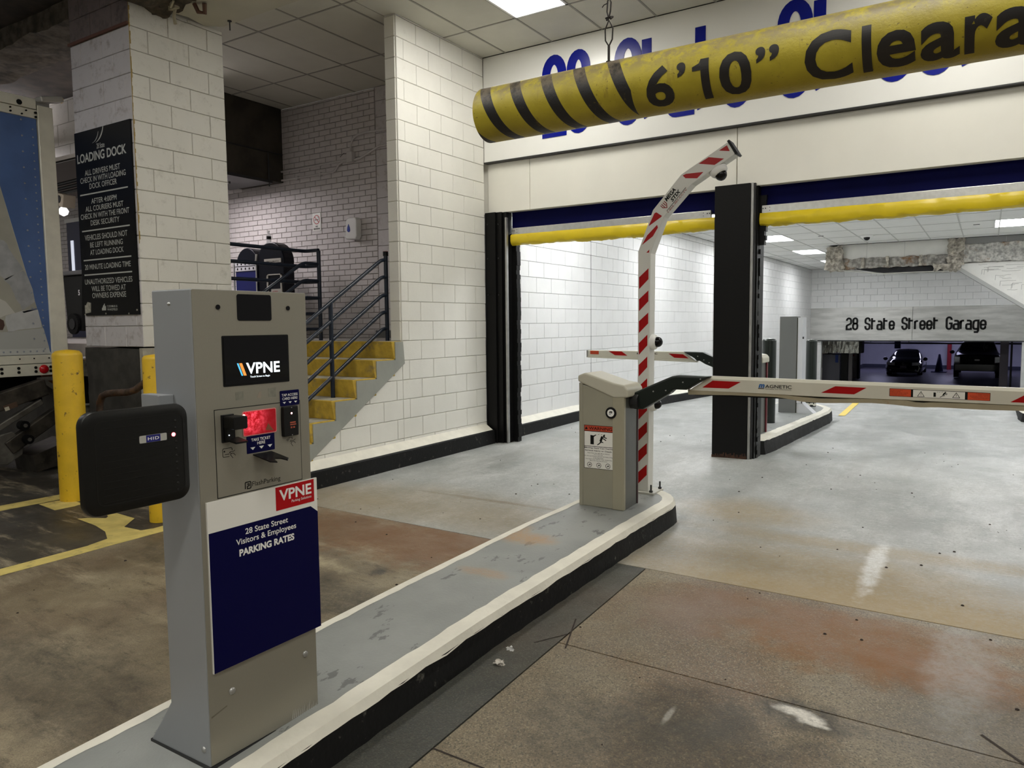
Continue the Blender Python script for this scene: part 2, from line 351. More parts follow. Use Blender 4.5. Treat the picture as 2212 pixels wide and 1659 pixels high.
def island_paint():
    t = NT('grey_island_paint'); c = t.mix(t.ramp(t.noise(2, 4), .35, .65), (.255,.265,.255), (.305,.315,.30))
    c = t.mix(t.ramp(t.noise(11, 5, .65, stretch=(1,.5,1), off=3), .60, .64), c, (.155,.16,.155))
    for x, y, rx, ry, a in ((-2.35,3.9,.12,.10,.8),(-2.3,3.3,.14,.05,.5),(-2.5,3.95,.07,.14,.6)): c = t.mix(t.math('MULTIPLY', t.spot(x,y,rx,ry,.6,.25,7), a), c, (.42,.24,.09))
    return t.out(c, .5, None, t.bump(t.noise(70, 4), .4, .004))
M_ISLE = island_paint()
# ------------------------------------------------------------------ floor height
def zf(x, y):
    near = -1.448 - .0102*(x+5.1); t = min(1, max(0, (x+5.1)/3)); door = -1.435 + .075*t
    if y < 4.156: return near - .047*min(1, max(0, (x+6)/3))*(4.156-y)
    if y < 7.43: s = (y-4.156)/3.274; return near*(1-s) + door*s
    if y < 9.6: return door + (-1.415-door)*(y-7.43)/2.17
    ys = (9.6,12.95,16,20,26.9,44,90); zs = (-1.415,-1.495,-1.58,-1.95,-2.78,-3.0,-3.0)
    for i in range(6):
        if y <= ys[i+1]: return zs[i] + (zs[i+1]-zs[i])*(y-ys[i])/(ys[i+1]-ys[i])
    return -3.0
def sheet(mb, x0, x1, y0, y1, dz=0, step=.5, thick=.06, ys_extra=()):
    nx = max(1, math.ceil((x1-x0)/step)); xs = [x0+(x1-x0)*i/nx for i in range(nx+1)]
    ny = max(1, math.ceil((y1-y0)/step)); ys = sorted(set([y0+(y1-y0)*i/ny for i in range(ny+1)] + [y for y in ys_extra if y0 < y < y1]))
    b = len(mb.v); n1 = len(xs); n2 = len(ys)
    mb.v += [(x, y, zf(x,y)+dz) for y in ys for x in xs]
    mb.f += [(b+j*n1+i, b+j*n1+i+1, b+(j+1)*n1+i+1, b+(j+1)*n1+i) for j in range(n2-1) for i in range(n1-1)]
    # skirts
    rim = [(i,0) for i in range(n1)] + [(n1-1,j) for j in range(1,n2)] + [(i,n2-1) for i in range(n1-2,-1,-1)] + [(0,j) for j in range(n2-2,0,-1)]
    c = len(mb.v)
    for i, j in rim: x, y = xs[i], ys[j]; mb.v.append((x, y, zf(x,y)+dz-thick))
    k = len(rim)
    for a in range(k):
        a2 = (a+1) % k; p, q_ = rim[a], rim[a2]
        mb.f.append((b+p[1]*n1+p[0], c+a, c+a2, b+q_[1]*n1+q_[0]))
    return mb
floor = struct('floor', sheet(MB(), -16, 6, -7, 90, dz=-.03, step=1.0, thick=.3, ys_extra=(4.156,7.43,9.6,12.95)), M_JOINT)
def slab(name, x0, x1, y0, y1, m, dz=0, label=None, step=.5):
    return ob(name, sheet(MB(), x0, x1, y0, y1, dz, step, .03, (7.43,9.6,12.95,16,20,26.9,44)), m, floor, label=label)
g = .004
slab('slab', -5.1, 6, 4.156+g, 26.9, M_FLR, 0, 'grey painted concrete beyond the joint', .6)
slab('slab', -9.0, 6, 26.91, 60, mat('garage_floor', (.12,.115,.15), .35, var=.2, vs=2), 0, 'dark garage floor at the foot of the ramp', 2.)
slab('slab', -1.70+g, 6, 3.06+g, 4.156-g, M_LANE, label='stained concrete bay next to the painted floor')
slab('slab', -1.70+g, 6, -7, 3.06-g, M_LANE)
slab('slab', -1.98, -1.70-g, -7, 4.156-g, M_GUT, label='dark gutter strip along the kerb')
slab('slab', -5.1, -2.0, -7, 4.156-g, M_LANEL, label='brown stained concrete of the left lane')
slab('slab', -9.0, -5.1-g, -7, 5.6, M_ASPH, label='dark asphalt of the loading dock')
slab('slab', -16, -9.0-g, -7, 5.6, M_ASPH)
# skewed saw cuts and the triangular repair patch by the gutter
def cut(pts, w=.008):
    mb = MB()
    for (x0,y0),(x1,y1) in zip(pts, pts[1:]):
        d = Vector((x1-x0,y1-y0)).normalized(); n = Vector((-d.y,d.x))*w/2
        mb.add([(x0+n.x,y0+n.y,zf(x0,y0)+.0015),(x1+n.x,y1+n.y,zf(x1,y1)+.0015),(x1-n.x,y1-n.y,zf(x1,y1)+.0015),(x0-n.x,y0-n.y,zf(x0,y0)+.0015)], [(0,1,2,3)])
    return mb
ob('saw_cut', cut([(-1.745,3.33),(-1.64,3.02)]), M_JOINT, floor); ob('saw_cut', cut([(-1.70,3.16),(-1.80,3.0)],.006), M_JOINT, floor)
ob('saw_cut', cut([(-1.70,2.09),(3.5,2.06)]), M_JOINT, floor); ob('saw_cut', cut([(.03,3.19),(.20,3.02)],.012), M_JOINT, floor)
# yellow lines painted at the dock edge
def stripe(pts, w0, w1, m, name='painted_line', label=None, dz=.002):
    mb = MB(); n = 12
    L = [(pts[0][0]+(pts[1][0]-pts[0][0])*i/n, pts[0][1]+(pts[1][1]-pts[0][1])*i/n) for i in range(n+1)]
    d = Vector((pts[1][0]-pts[0][0], pts[1][1]-pts[0][1])).normalized(); nn = Vector((-d.y, d.x))
    vs = []
    for i, (x,y) in enumerate(L):
        w = w0+(w1-w0)*i/n
        for s in (1,-1):
            j = random.uniform(-.004,.004); px, py = x+nn.x*(w/2*s+j), y+nn.y*(w/2*s+j); vs.append((px,py,zf(px,py)+dz))
    mb.add(vs, [(2*i,2*i+1,2*i+3,2*i+2) for i in range(n)]); return ob(name, mb, m, floor, label=label)
M_YLINE = mat('worn_yellow_line', (.62,.50,.16), .55, var=.12, vs=9, dirt=(.30,.24,.10), dirt_s=8, dirt_lo=.55, dirt_hi=.72)
stripe([(-5.03,0.3),(-5.03,3.9)], .125, .125, M_YLINE, label='yellow line along the dock bay')
stripe([(-6.62,0.5),(-6.62,3.25)], .19, .19, M_YLINE, label='second yellow line past the bollard')
mb = MB(); P = [(-5.09,2.62),(-5.13,2.78),(-5.3,2.86),(-5.5,2.90),(-6.5,2.98),(-6.5,3.2),(-5.45,3.17),(-5.3,3.0),(-5.12,3.02),(-5.09,3.1)]
mb.add([(x,y,zf(x,y)+.003) for x,y in P], [tuple(range(len(P)))]); ob('painted_line', mb, M_YLINE, floor, label='yellow cross line between the bollards')
mb = MB(); P = [(-1.95,12.6),(-1.85,12.6),(-2.35,20.5),(-2.47,20.5)]
mb.add([(P[0][0]+(P[3][0]-P[0][0])*i/10, 12.6+.79*i, zf(-2,12.6+.79*i)+.006) for i in range(11)]+[(P[1][0]+(P[2][0]-P[1][0])*i/10, 12.6+.79*i, zf(-2,12.6+.79*i)+.006) for i in range(11)], [(i,i+1,12+i,11+i) for i in range(10)])
ob('painted_line', mb, mat('fresh_yellow_line', (.80,.60,.08), .5), floor, label='yellow line beyond the far island')
# ------------------------------------------------------------------ block walls
def clip_half(poly, a, b, c):     # keep a*u+b*v+c <= 0
    out = []
    for i in range(len(poly)):
        p, q_ = poly[i], poly[(i+1) % len(poly)]; fp, fq = a*p[0]+b*p[1]+c, a*q_[0]+b*q_[1]+c
        if fp <= 0: out.append(p)
        if fp*fq < 0: t = fp/(fp-fq); out.append((p[0]+(q_[0]-p[0])*t, p[1]+(q_[1]-p[1])*t))
    return out
def poly_block(mb, poly, fr, depth, ch):
    n = len(poly); cx_, cy_ = sum(p[0] for p in poly)/n, sum(p[1] for p in poly)/n
    def inset(p):
        du, dv = p[0]-cx_, p[1]-cy_; l = max(math.hypot(du,dv), 1e-4); k = min(.3, ch*1.6/l); return (p[0]-du*k, p[1]-dv*k)
    vs = [fr.p(u,v,0) for u,v in poly] + [fr.p(u,v,depth-ch) for u,v in poly] + [fr.p(*inset(p),depth) for p in poly]
    mb.add(vs, [(i,(i+1)%n,n+(i+1)%n,n+i) for i in range(n)] + [(n+i,n+(i+1)%n,2*n+(i+1)%n,2*n+i) for i in range(n)] + [tuple(range(2*n,3*n))])
_bm = {}
def blocks(parent, fr, u0, u1, v0, v1, bu, bv, uoff, voff, m, name='block', depth=.014, ch=.004, gap=.005, clips=(), near=None, limit=300, sel=None, stack=.5):
    cells = []; k0 = math.floor((v0-voff)/bv)
    k = k0
    while voff + k*bv < v1 - 1e-4:
        a, b = max(v0, voff+k*bv), min(v1, voff+(k+1)*bv)
        if b-a > .012:
            sh = uoff + (stack*bu if k % 2 else 0); i = math.floor((u0-sh)/bu)
            while sh + i*bu < u1 - 1e-4:
                c, d = max(u0, sh+i*bu), min(u1, sh+(i+1)*bu)
                if d-c > .012: cells.append((c+gap/2, d-gap/2, a+gap/2, b-gap/2))
                i += 1
        k += 1
    items = []
    for c in cells:
        poly = [(c[0],c[2]),(c[1],c[2]),(c[1],c[3]),(c[0],c[3])]; full = True
        for cl in clips:
            q_ = clip_half(poly, *cl)
            if len(q_) != len(poly) or any(abs(q_[i][0]-poly[i][0])+abs(q_[i][1]-poly[i][1]) > 1e-6 for i in range(len(q_))): full = False
            poly = q_
            if len(poly) < 3: break
        if len(poly) < 3: continue
        ar = abs(sum(poly[i][0]*poly[(i+1)%len(poly)][1]-poly[(i+1)%len(poly)][0]*poly[i][1] for i in range(len(poly))))/2
        if ar < .0006: continue
        items.append((c, poly, full))
    if near is not None: items.sort(key=lambda it: near((it[0][0]+it[0][1])/2, (it[0][2]+it[0][3])/2))
    org = ORG.get(parent.name, Vector((0,0,0)))
    for c, poly, full in items[:limit]:
        w, h = round(c[1]-c[0],3), round(c[3]-c[2],3)
        key = (m.name, w, h, tuple(fr.n), name, depth)
        if full and key in _bm: me = _bm[key]
        else:
            q_ = MB(); f0 = Frame((0,0,0), fr.u, fr.v)
            poly_block(q_, [(p[0]-c[0], p[1]-c[2]) for p in poly], f0, depth, ch)
            me = bpy.data.meshes.new(name); me.from_pydata(q_.v, [], q_.f); me.materials.append(m)
            if full: _bm[key] = me
        o = bpy.data.objects.new(name, me); COL.objects.link(o); o.parent = parent
        o.location = fr.p(c[0], c[2], random.uniform(-.0006,.0006)) - org
    if len(items) > limit:
        q_ = MB()
        for c, poly, full in items[limit:]: poly_block(q_, poly, fr, depth, ch)
        ob(name, q_, m, parent, kind='stuff', label='the farther %ss of this wall' % name)
# wall_left : block wall from the stairs to the door jamb
wl = MB().box(-5.25,-5.114,5.9,7.43,-1.6,3.105); wl.prism([(4.1,-1.65),(5.9,-1.65),(5.9,-.46),(4.1,-1.58)], FX(-5.114), -.136, 0)
wall_left = struct('wall_left', wl, M_MORT)
blocks(wall_left, FX(-5.114), 5.9, 7.43, -1.44, 3.105, .4055, .2032, 6.008, 1.058, M_WALL)
blocks(wall_left, FX(-5.114), 3.9, 5.9, -1.44, -.30, .4055, .2032, 6.008, 1.058-.2032*8, M_WALL, clips=((-.624,1,.395+.624*5.92-.03),))
blocks(wall_left, FY(5.9), -5.25, -5.114, -.165, 3.105, .30, .2032, -5.25, 1.058, M_WALL, depth=.010, stack=0)
# kerb under wall_left
def kerb(name, y0, y1, xin, xout, h, parent=None, hb=None, cap=.03):
    mb = MB(); n = max(2, int((y1-y0)/.35)); vs = []
    for i in range(n+1):
        y = y0+(y1-y0)*i/n; z = zf(xout,y); j = random.uniform(-.004,.004)
        vs += [(xin,y,z-.05),(xout+.012+j,y,z-.05),(xout+j,y,z+h-.012),(xout-.012+j,y,z+h),(xin,y,z+h+.001)]
    f = []
    for i in range(n):
        for k in range(4): f.append((i*5+k,i*5+k+1,(i+1)*5+k+1,(i+1)*5+k))
    f += [(0,1,2,3,4),(n*5+4,n*5+3,n*5+2,n*5+1,n*5)]
    mb.add(vs, f); return mb
trim_1 = struct('trim_1', kerb('k', 3.6, 7.42, -5.12, -4.985, .165), M_BLACKR)
mb = MB(); ys = [3.6+i*.19 for i in range(21)]; vs = []
for y in ys: z = zf(-5,y); vs += [(-5.13,y,z+.24+random.uniform(-.006,.006)),(-5.10,y,z+.235),(-5.0+random.uniform(-.006,.004),y,z+.168),(-5.0,y,z+.15)]
mb.add(vs, [(i*4+k,i*4+k+1,i*4+k+5,i*4+k+4) for i in range(len(ys)-1) for k in range(3)]); ob('mortar_wash', mb, M_KERBW, trim_1)
# wall beyond the door, same line
wi = MB().box(-5.25,-5.114,7.55,26.95,-3.2,1.735)
wall_ramp = struct('wall_left_ramp', wi, M_MORTIN)
blocks(wall_ramp, FX(-5.114), 7.9, 26.9, -2.9, 1.735, .401, .2032, 8.231-.401*2, .82, M_WALLIN, near=lambda u,v: u + (60 if v < zf(-5.1,u)+.05 else 0), limit=300)
for yy in (10.25, 16.2):
    ob('control_joint', MB().box(-5.102,-5.098,yy-.004,yy+.004,-1.4,1.73), M_DARKM, wall_ramp)
trim_2 = struct('trim_2', kerb('k', 7.72, 26.9, -5.12, -4.99, .15), M_BLACKR)
mb = MB(); vs = []
for i in range(41): y = 7.72+i*.48; y = min(y,26.9); z = zf(-5,y); vs += [(-5.105,y,z+.22),(-5.0,y,z+.153),(-5.0,y,z+.14)]
mb.add(vs, [(i*3+k,i*3+k+1,i*3+k+4,i*3+k+3) for i in range(40) for k in range(2)]); ob('mortar_wash', mb, M_KERBW, trim_2)
# far wall over the garage opening
wb = MB().box(-5.25,4,26.914,27.1,-.62,1.735); wb.box(-5.25,-4.75,26.914,27.1,-3.2,-.62); wb.box(.86,4,26.914,27.1,-3.2,-.62)
wall_back = struct('wall_back', wb, M_MORTIN)
blocks(wall_back, FY(26.914), -5.114, 1.6, .436, 1.735, .406, .2032, -5.1, .436, M_WALLIN, limit=300)
blocks(wall_back, FY(26.914), -5.114, -4.75, -2.8, -.64, .406, .2032, -5.1, .436, M_WALLIN, limit=300)
blocks(wall_back, FY(26.914), .86, 2.0, -2.8, -.64, .406, .2032, -5.1, .436, M_WALLIN, limit=300)
wall_right = struct('wall_right', MB().box(4,4.2,7.6,27,-3.2,1.735), M_WALLIN)
# ceilings
def tiles(parent, x0, x1, y0, y1, z, xo, yo, m, mbar, skip=(), view=None, sx=.61, sy=1.22, t=.012, bar=.02, limit=300):
    i0 = math.floor((x0-xo)/sx); j0 = math.floor((y0-yo)/sy); cells = []
    for i in range(i0, i0+80):
        for j in range(j0, j0+60):
            a, b = max(x0, xo+i*sx), min(x1, xo+(i+1)*sx); c, d = max(y0, yo+j*sy), min(y1, yo+(j+1)*sy)
            if b-a < .03 or d-c < .03: continue
            if any(a < sxx < b and c < syy < d for sxx, syy in skip): continue
            cells.append((a,b,c,d))
    for k, (a,b,c,d) in enumerate(cells):
        w, h = round(b-a-.014,3), round(d-c-.014,3); key = (m.name,w,h,'tile')
        if key not in _bm:
            q_ = MB().box(0,w,0,h,0,t); me = bpy.data.meshes.new('tile'); me.from_pydata(q_.v,[],q_.f); me.materials.append(m); _bm[key] = me
        o = bpy.data.objects.new('tile', _bm[key]); COL.objects.link(o); o.parent = parent; o.location = (a+.007, c+.007, z+random.uniform(0,.0015))
    q_ = MB(); i = i0
    while xo+i*sx < x1+.001:
        x = xo+i*sx
        if x >= x0-.001: q_.box(x-bar/2,x+bar/2,y0,y1,z-.004,z+.001)
        i += 1
    j = j0
    while yo+j*sy < y1+.001:
        y = yo+j*sy
        if y >= y0-.001: q_.box(x0,x1,y-bar/2,y+bar/2,z-.0035,z+.0008)
        j += 1
    ob('grid', q_, mbar, parent)
CEIL = 3.105
cp = MB().box(-16,6,4.7,7.6,CEIL+.03,CEIL+.15); cp.box(-16,6,-7,4.7,CEIL+.03,CEIL+.15)
ceiling = struct('ceiling', cp, M_DARKC)
can_lights = [(-3.87,6.07),(-.21,6.07),(2.84,6.07),(-3.87,1.19),(-.21,1.19),(2.84,1.19),(-3.87,-1.25),(-.21,-1.25),(2.84,-1.25),(-.21,-3.69),(-3.87,-3.69)]
tiles(ceiling, -8.68, -5.25, 4.78, 7.53, CEIL, -3.566, 5.46, M_TILE, M_TBAR)
tiles(ceiling, -5.25, 6, 4.78, 7.43, CEIL, -3.566, 5.46, M_TILE, M_TBAR, skip=can_lights)
tiles(ceiling, -5.4, 6, -7, 3.9, CEIL, -3.566, -.64, M_TILE, M_TBAR, skip=can_lights)
def panel_light(x, y, z, m, mbar, label, group=None, sx=.61, sy=1.22):
    t = thing('ceiling_light', (x,y,z), label, 'light', group)
    q_ = MB(); 
    for a,b,c,d in ((-sx/2,sx/2,-sy/2,-sy/2+.025),(-sx/2,sx/2,sy/2-.025,sy/2),(-sx/2,-sx/2+.025,-sy/2,sy/2),(sx/2-.025,sx/2,-sy/2,sy/2)): q_.box(x+a,x+b,y+c,y+d,z-.006,z+.02)
    ob('frame', q_, mbar, t)
    ob('diffuser', MB().box(x-sx/2+.025,x+sx/2-.025,y-sy/2+.025,y+sy/2-.025,z-.002,z+.02), m, t)
M_LF = mat('light_frame', (.8,.8,.78), .4)
for i, (x,y) in enumerate(can_lights):
    panel_light(x, y, CEIL, L_CAN, M_LF, 'white light panel in the entrance ceiling next to the blue-lettered fascia' if i == 0 else 'light panel in the entrance ceiling outside the frame, ' + ('left','middle','right')[0 if x < -3 else 1 if x < 1 else 2] + ' column, row at ' + ('the fascia','the pipe','the camera','the street')[0 if y > 5 else 1 if y > 0 else 2 if y > -2 else 3])
CR = 1.735
cr = MB().box(-5.25,4.2,7.6,27.1,CR+.03,CR+.12)
ceil_in = struct('ceiling_ramp', cr, M_DARKC)
ramp_lights = [(-3.86,16.31),(-3.86,19.97),(-3.86,23.63),(.32,16.31),(-3.86,12.65),(.32,12.65),(.32,23.63),(-3.86,8.99),(.32,8.99),(2.8,16.31)]
tiles(ceil_in, -5.1, 3.6, 7.6, 18.62, CR, -2.945, 15.70, M_TILEIN, M_TBARIN, skip=ramp_lights)
tiles(ceil_in, -5.1, -3.15, 18.62, 26.9, CR, -2.945, 15.70, M_TILEIN, M_TBARIN, skip=ramp_lights)
tiles(ceil_in, -3.15, 3.6, 19.3, 26.9, CR, -2.945, 15.70, M_TILEIN, M_TBARIN, skip=ramp_lights)
RL = ['nearer square-looking light panel over the ramp, left of the pillar-side camera dome','middle light panel over the ramp beside the damaged beam','farthest light panel over the ramp half hidden by the damaged beam','light panel over the ramp at the right edge of the photo']
for i, (x,y) in enumerate(ramp_lights):
    panel_light(x, y, CR, L_RAMP, M_LF, RL[i] if i < 4 else 'light panel over the ramp hidden from view, ' + ('left lane side','middle','right side')[0 if x < -3 else 1 if x < 1 else 2] + ', ' + ('just inside the doors','before the beam','level with the beam','beyond the beam')[0 if y < 10 else 1 if y < 14 else 2 if y < 18 else 3])
for x, y, w in ((-9.2,.4,'nearer the truck'),(-7.0,.4,'nearer the pillar')):
    panel_light(x, y, CEIL-.02, L_DOCK, M_LF, 'dim light panel over the loading dock outside the frame, ' + w)
L_LAND = emis('light_diffuser_landing', (1.0,.93,.95), 15.0)
for x, y, w in ((-9.25,6.2,'behind the pillar'),(-12.2,5.2,'behind the truck')): panel_light(x, y, 1.99 if x > -10 else 2.6, L_LAND, M_LF, 'light panel over the dock landing hidden ' + w)
# sprinkler heads / slots in ramp ceiling
for x,y in ((-2.95,16.4),(-.25,16.2)):
    q_ = MB().box(x-.05,x+.05,y-.015,y+.015,CR-.008,CR); tag(ob('air_slot', q_, M_DARKM, loc=(x,y,CR)), 'small dark slot in the ramp ceiling ' + ('left of the dome camera' if x < -1 else 'near the right light panel'), 'vent')
# ------------------------------------------------------------------ fascia over the two doors
M_BLK0 = mat('dark_void', (.01,.01,.01), .9)
wf = MB().box(-5.25,6,7.52,7.9,1.32,CEIL+.03)
wall_front = struct('wall_front', wf, M_FASCIA)
sp = ob('sign_panel', MB().box(-5.1,6,7.43,7.52,1.905,CEIL-.004), M_SIGNW, wall_front, bevel=.004, label='white panel with blue lettering')
ob('lower_edge_strip', MB().box(-5.1,6,7.425,7.52,1.893,1.905), M_DARKM, wall_front)  # dark strip along the gap under the sign panel
for a, b in ((-5.09,-4.515),(-4.508,-2.142),(-2.134,2.4),(2.41,6)):
    ob('panel', MB().box(a,b,7.495,7.519,1.318,1.892), M_FASCIA, wall_front, bevel=.003)
# big blue letters
fl_ = FY(7.43)
for wd, a, b in (('28',-4.30,-3.69),('State',-3.42,-1.98),('Street',-1.76,-.02),('Garage',.32,2.15)): ob('lettering', sign_text(MB(), fl_, wd, a, b, 2.07, .885, .105, .001, .006, gap=.30), M_BLUE, sp)
# ------------------------------------------------------------------ door frames, posts and roll-up doors
jamb = MB().box(-5.105,-4.96,7.44,7.62,-1.6,1.32); jamb.box(-4.96,-4.89,7.47,7.70,-1.6,1.32); jamb.box(-4.90,-4.84,7.50,7.62,-1.6,1.32)
trim_3 = struct('trim_3', jamb, M_BLACK, bevel=.003)
ob('guide_track', MB().box(-4.838,-4.815,7.46,7.50,-1.42,1.25), M_STEEL, trim_3, bevel=.003)
q_ = MB(); n = 46
for i in range(n): z = -1.42+2.5*i/n; q_.box(-4.83,-4.765+random.uniform(-.008,.012),7.60,7.68,z,z+2.5/n)
ob('brush_seal', q_, M_BLACK, trim_3)
q_ = MB()
for z in (1.18,.78,.35): 
    for x in (-5.06,-4.93): q_.cyl((x,7.43 if x < -5 else 7.46,z),(x,7.42 if x < -5 else 7.455,z),.008,n=8)
ob('bolt', q_, M_DARKM, trim_3)
post = thing('door_post', (-2.15,7.5,zf(-2.15,7.5)), 'broad black door post standing between the two roll-up doors', 'post')
q_ = MB().box(-2.335,-1.985,7.43,7.50,-1.38,1.34); ob('front_plate', q_, M_BLACK, post, bevel=.006)
q_ = MB().box(-2.32,-1.93,7.50,7.75,-1.38,1.34); ob('core', q_, M_BLACK, post)
ob('guide_track', MB().box(-1.983,-1.958,7.44,7.49,-1.37,1.34), M_STEEL, post, bevel=.003, label='bright steel guide track')
ob('guide_track', MB().box(-1.957,-1.945,7.46,7.52,-1.37,1.34), M_DARKM, post)
q_ = MB(); n = 60
q2_ = MB()
for i in range(n): z = -1.37+2.6*i/n; q_.box(-1.95,-1.925+random.uniform(-.008,.014)+(.05 if z > .75 else 0),7.56,7.63,z,z+2.6/n); q2_.box(-2.352+random.uniform(-.004,.004),-2.32,7.56,7.63,z,z+2.6/n)
ob('brush_seal', q2_, M_BLACK, post)
ob('brush_seal', q_, M_BLACK, post)
q_ = MB(); 
for i in range(30): x = -2.335+.35*i/30; q_.box(x,x+.012,7.426,7.43,-1.38,-1.38+random.uniform(.03,.075))
ob('rust_band', q_, mat('rusty_scale', (.05,.022,.012), .9, var=.5, vs=30, bump=1), post)
def roll_door(x0, x1, label, bx0, bx1):
    t = thing('roll_up_door', ((x0+x1)/2,7.6,1.2), label, 'door')
    ob('curtain', MB().box(x0,x1,7.60,7.62,1.10,1.60), M_BLUEFAB, t, label='navy fabric curtain')
    ob('bottom_bar', MB().box(bx0,bx1,7.55,7.60,1.05,1.13), M_ALU, t, bevel=.003)
    q_ = MB()
    for x in (bx0+.012,bx0+.035,bx1-.035,bx1-.012): q_.cyl((x,7.552,1.10),(x,7.546,1.10),.006,n=8)
    for x in (bx0+.075,bx1-.075):
        for z in (1.108,1.078): q_.cyl((x,7.552,z),(x,7.547,z),.004,n=8)
    ob('rivet', q_, M_DARKM, t)
    # padded yellow safety edge, wrinkled tube
    n = int((x1-x0)/.03); k = 14; vs = []; prof = [(-.035,1.055),(-.05,1.03),(-.055,1.0),(-.052,.965),(-.042,.94),(-.02,.928),(.0,.925),(.02,.93),(.04,.945),(.05,.97),(.052,1.0),(.05,1.03),(.035,1.055),(0,1.06)]
    for i in range(n+1):
        x = x0+.02+(x1-x0-.04)*i/n
        for j,(dy,z) in enumerate(prof):
            w = mnoise.noise(Vector((x*8, dy*30+z*22, .3)))*.014 + mnoise.noise(Vector((x*26+z*40, dy*20, 5)))*.008
            sag = .006*math.sin(x*2.3)+.004*mnoise.noise(Vector((x*3,0,9))) if z < 1 else 0
            vs.append((x, 7.575+dy*(1+w*9), z+w*(1.1 if z < 1.04 else .1)+sag))
    q_ = MB().add(vs, [(i*k+j,i*k+(j+1)%k,(i+1)*k+(j+1)%k,(i+1)*k+j) for i in range(n) for j in range(k)]+[tuple(range(k)),tuple(range(n*k,(n+1)*k))])
    ob('safety_edge', q_, M_YELFAB, t, smooth=True, label='yellow vinyl safety edge')
    return t
roll_door(-4.82,-2.34,'navy roll-up fabric door with yellow safety edge, rolled up on the left of the black post',-4.80,-2.41)
roll_door(-1.94,3.2,'navy roll-up fabric door with yellow safety edge, rolled up on the right of the black post',-1.905,3.15)
# ------------------------------------------------------------------ islands
def island(name, out, h, label, wl_, wr_, mat_side=M_BLACKR, cat='kerb island'):
    # out: closed outline ccw (x,y); top grey with white painted border
    cx_, cy_ = sum(p[0] for p in out)/len(out), sum(p[1] for p in out)/len(out)
    P = []
    for i in range(len(out)):
        a, b = Vector(out[i]), Vector(out[(i+1)%len(out)]); m_ = max(1, int((b-a).length/.07))
        P += [a+(b-a)*k/m_ for k in range(m_)]
    n = len(P); area = sum(P[i].x*P[(i+1)%n].y-P[(i+1)%n].x*P[i].y for i in range(n))
    if area < 0: P.reverse()
    N = []
    for i in range(n):
        d = (P[(i+1)%n]-P[i-1]).normalized(); N.append(Vector((d.y,-d.x)))     # outward
    base = zf(cx_, cy_)
    t = thing(name, (cx_,cy_,base), label, cat)
    def ring(off, dz, jit=0, jz=0): 
        r = []
        for i in range(n):
            o_ = off(i) if callable(off) else off
            q_ = P[i]+N[i]*(o_+random.uniform(-jit,jit)); r.append((q_.x,q_.y,zf(q_.x,q_.y)+dz+random.uniform(-jz,jz)))
        return r
    def band(mb, A, B): mb.add(A+B, [(i,(i+1)%n,n+(i+1)%n,n+i) for i in range(n)])
    side = MB(); R = [ring(.02,-.06), ring(.012,.02,.005), ring(.004,h*.5,.003), ring(.0,h-.03,.001)]
    for a, b in zip(R, R[1:]): band(side, a, b)
    ob('kerb_face', side, mat_side, t, smooth=True, label='black painted kerb face')
    edge = MB(); A = ring(0,h-.03,.001); A = [(x,y,z+.010*mnoise.noise(Vector((x*9,y*9,0)))-.004) for x,y,z in A]
    A = [(x+N[i].x*.0025, y+N[i].y*.0025, z) for i,(x,y,z) in enumerate(A)]
    B = ring(-.014,h); 
    wid = lambda i: -(wr_ if N[i].x > -.2 else wl_)
    C = ring(wid, h+.0005, .006)
    band(edge, A, B); band(edge, B, C); ob('painted_border', edge, M_KERBW, t, smooth=True, label='white painted border')
    top = MB(); D = ring(-.02, h-.001)
    top.add([(x,y,z) for x,y,z in D], [tuple(range(n))]); ob('top', top, M_ISLE, t)
    return t
tip = arc(-2.19,5.02,.325,0,180,12)
tip = [(-2.19+.325*math.cos(math.radians(a))*1.0, 5.04+.36*math.sin(math.radians(a))) for a in range(0,181,15)]
out1 = [(-1.955,.0),(-1.96,1.5),(-1.955,2.8),(-1.925,3.6),(-1.885,4.65)] + tip + [(-2.575,4.0),(-2.612,2.95),(-2.64,1.5),(-2.64,0.)] + [(-2.5,-.35),(-2.3,-.42),(-2.1,-.35)]
island('traffic_island', out1, .155, 'long narrow grey traffic island with black kerb under the ticket kiosk and the near gate', .065, .10)
out2 = [(-2.02,7.76),(-1.92,7.86),(-1.90,8.2),(-1.895,9.5),(-1.885,11.4),(-1.93,11.9),(-2.08,12.3),(-2.3,12.65),(-2.6,12.75),(-2.85,12.5),(-2.9,12.0),(-2.9,9.6),(-2.56,8.3),(-2.45,7.85),(-2.38,7.76)]
island('traffic_island', out2, .175, 'far traffic island with black kerb and white border behind the black door post', .05, .11)
out3 = [(.47,13.2),(.44,13.6),(.46,15.5),(.6,16.0),(1.1,16.1),(1.4,15.6),(1.4,13.4),(1.1,13.0),(.7,12.9)]
island('traffic_island', out3, .16, 'dark kerb island just inside the right edge of the photo under the gate arm', .05, .05, M_BLACKR)
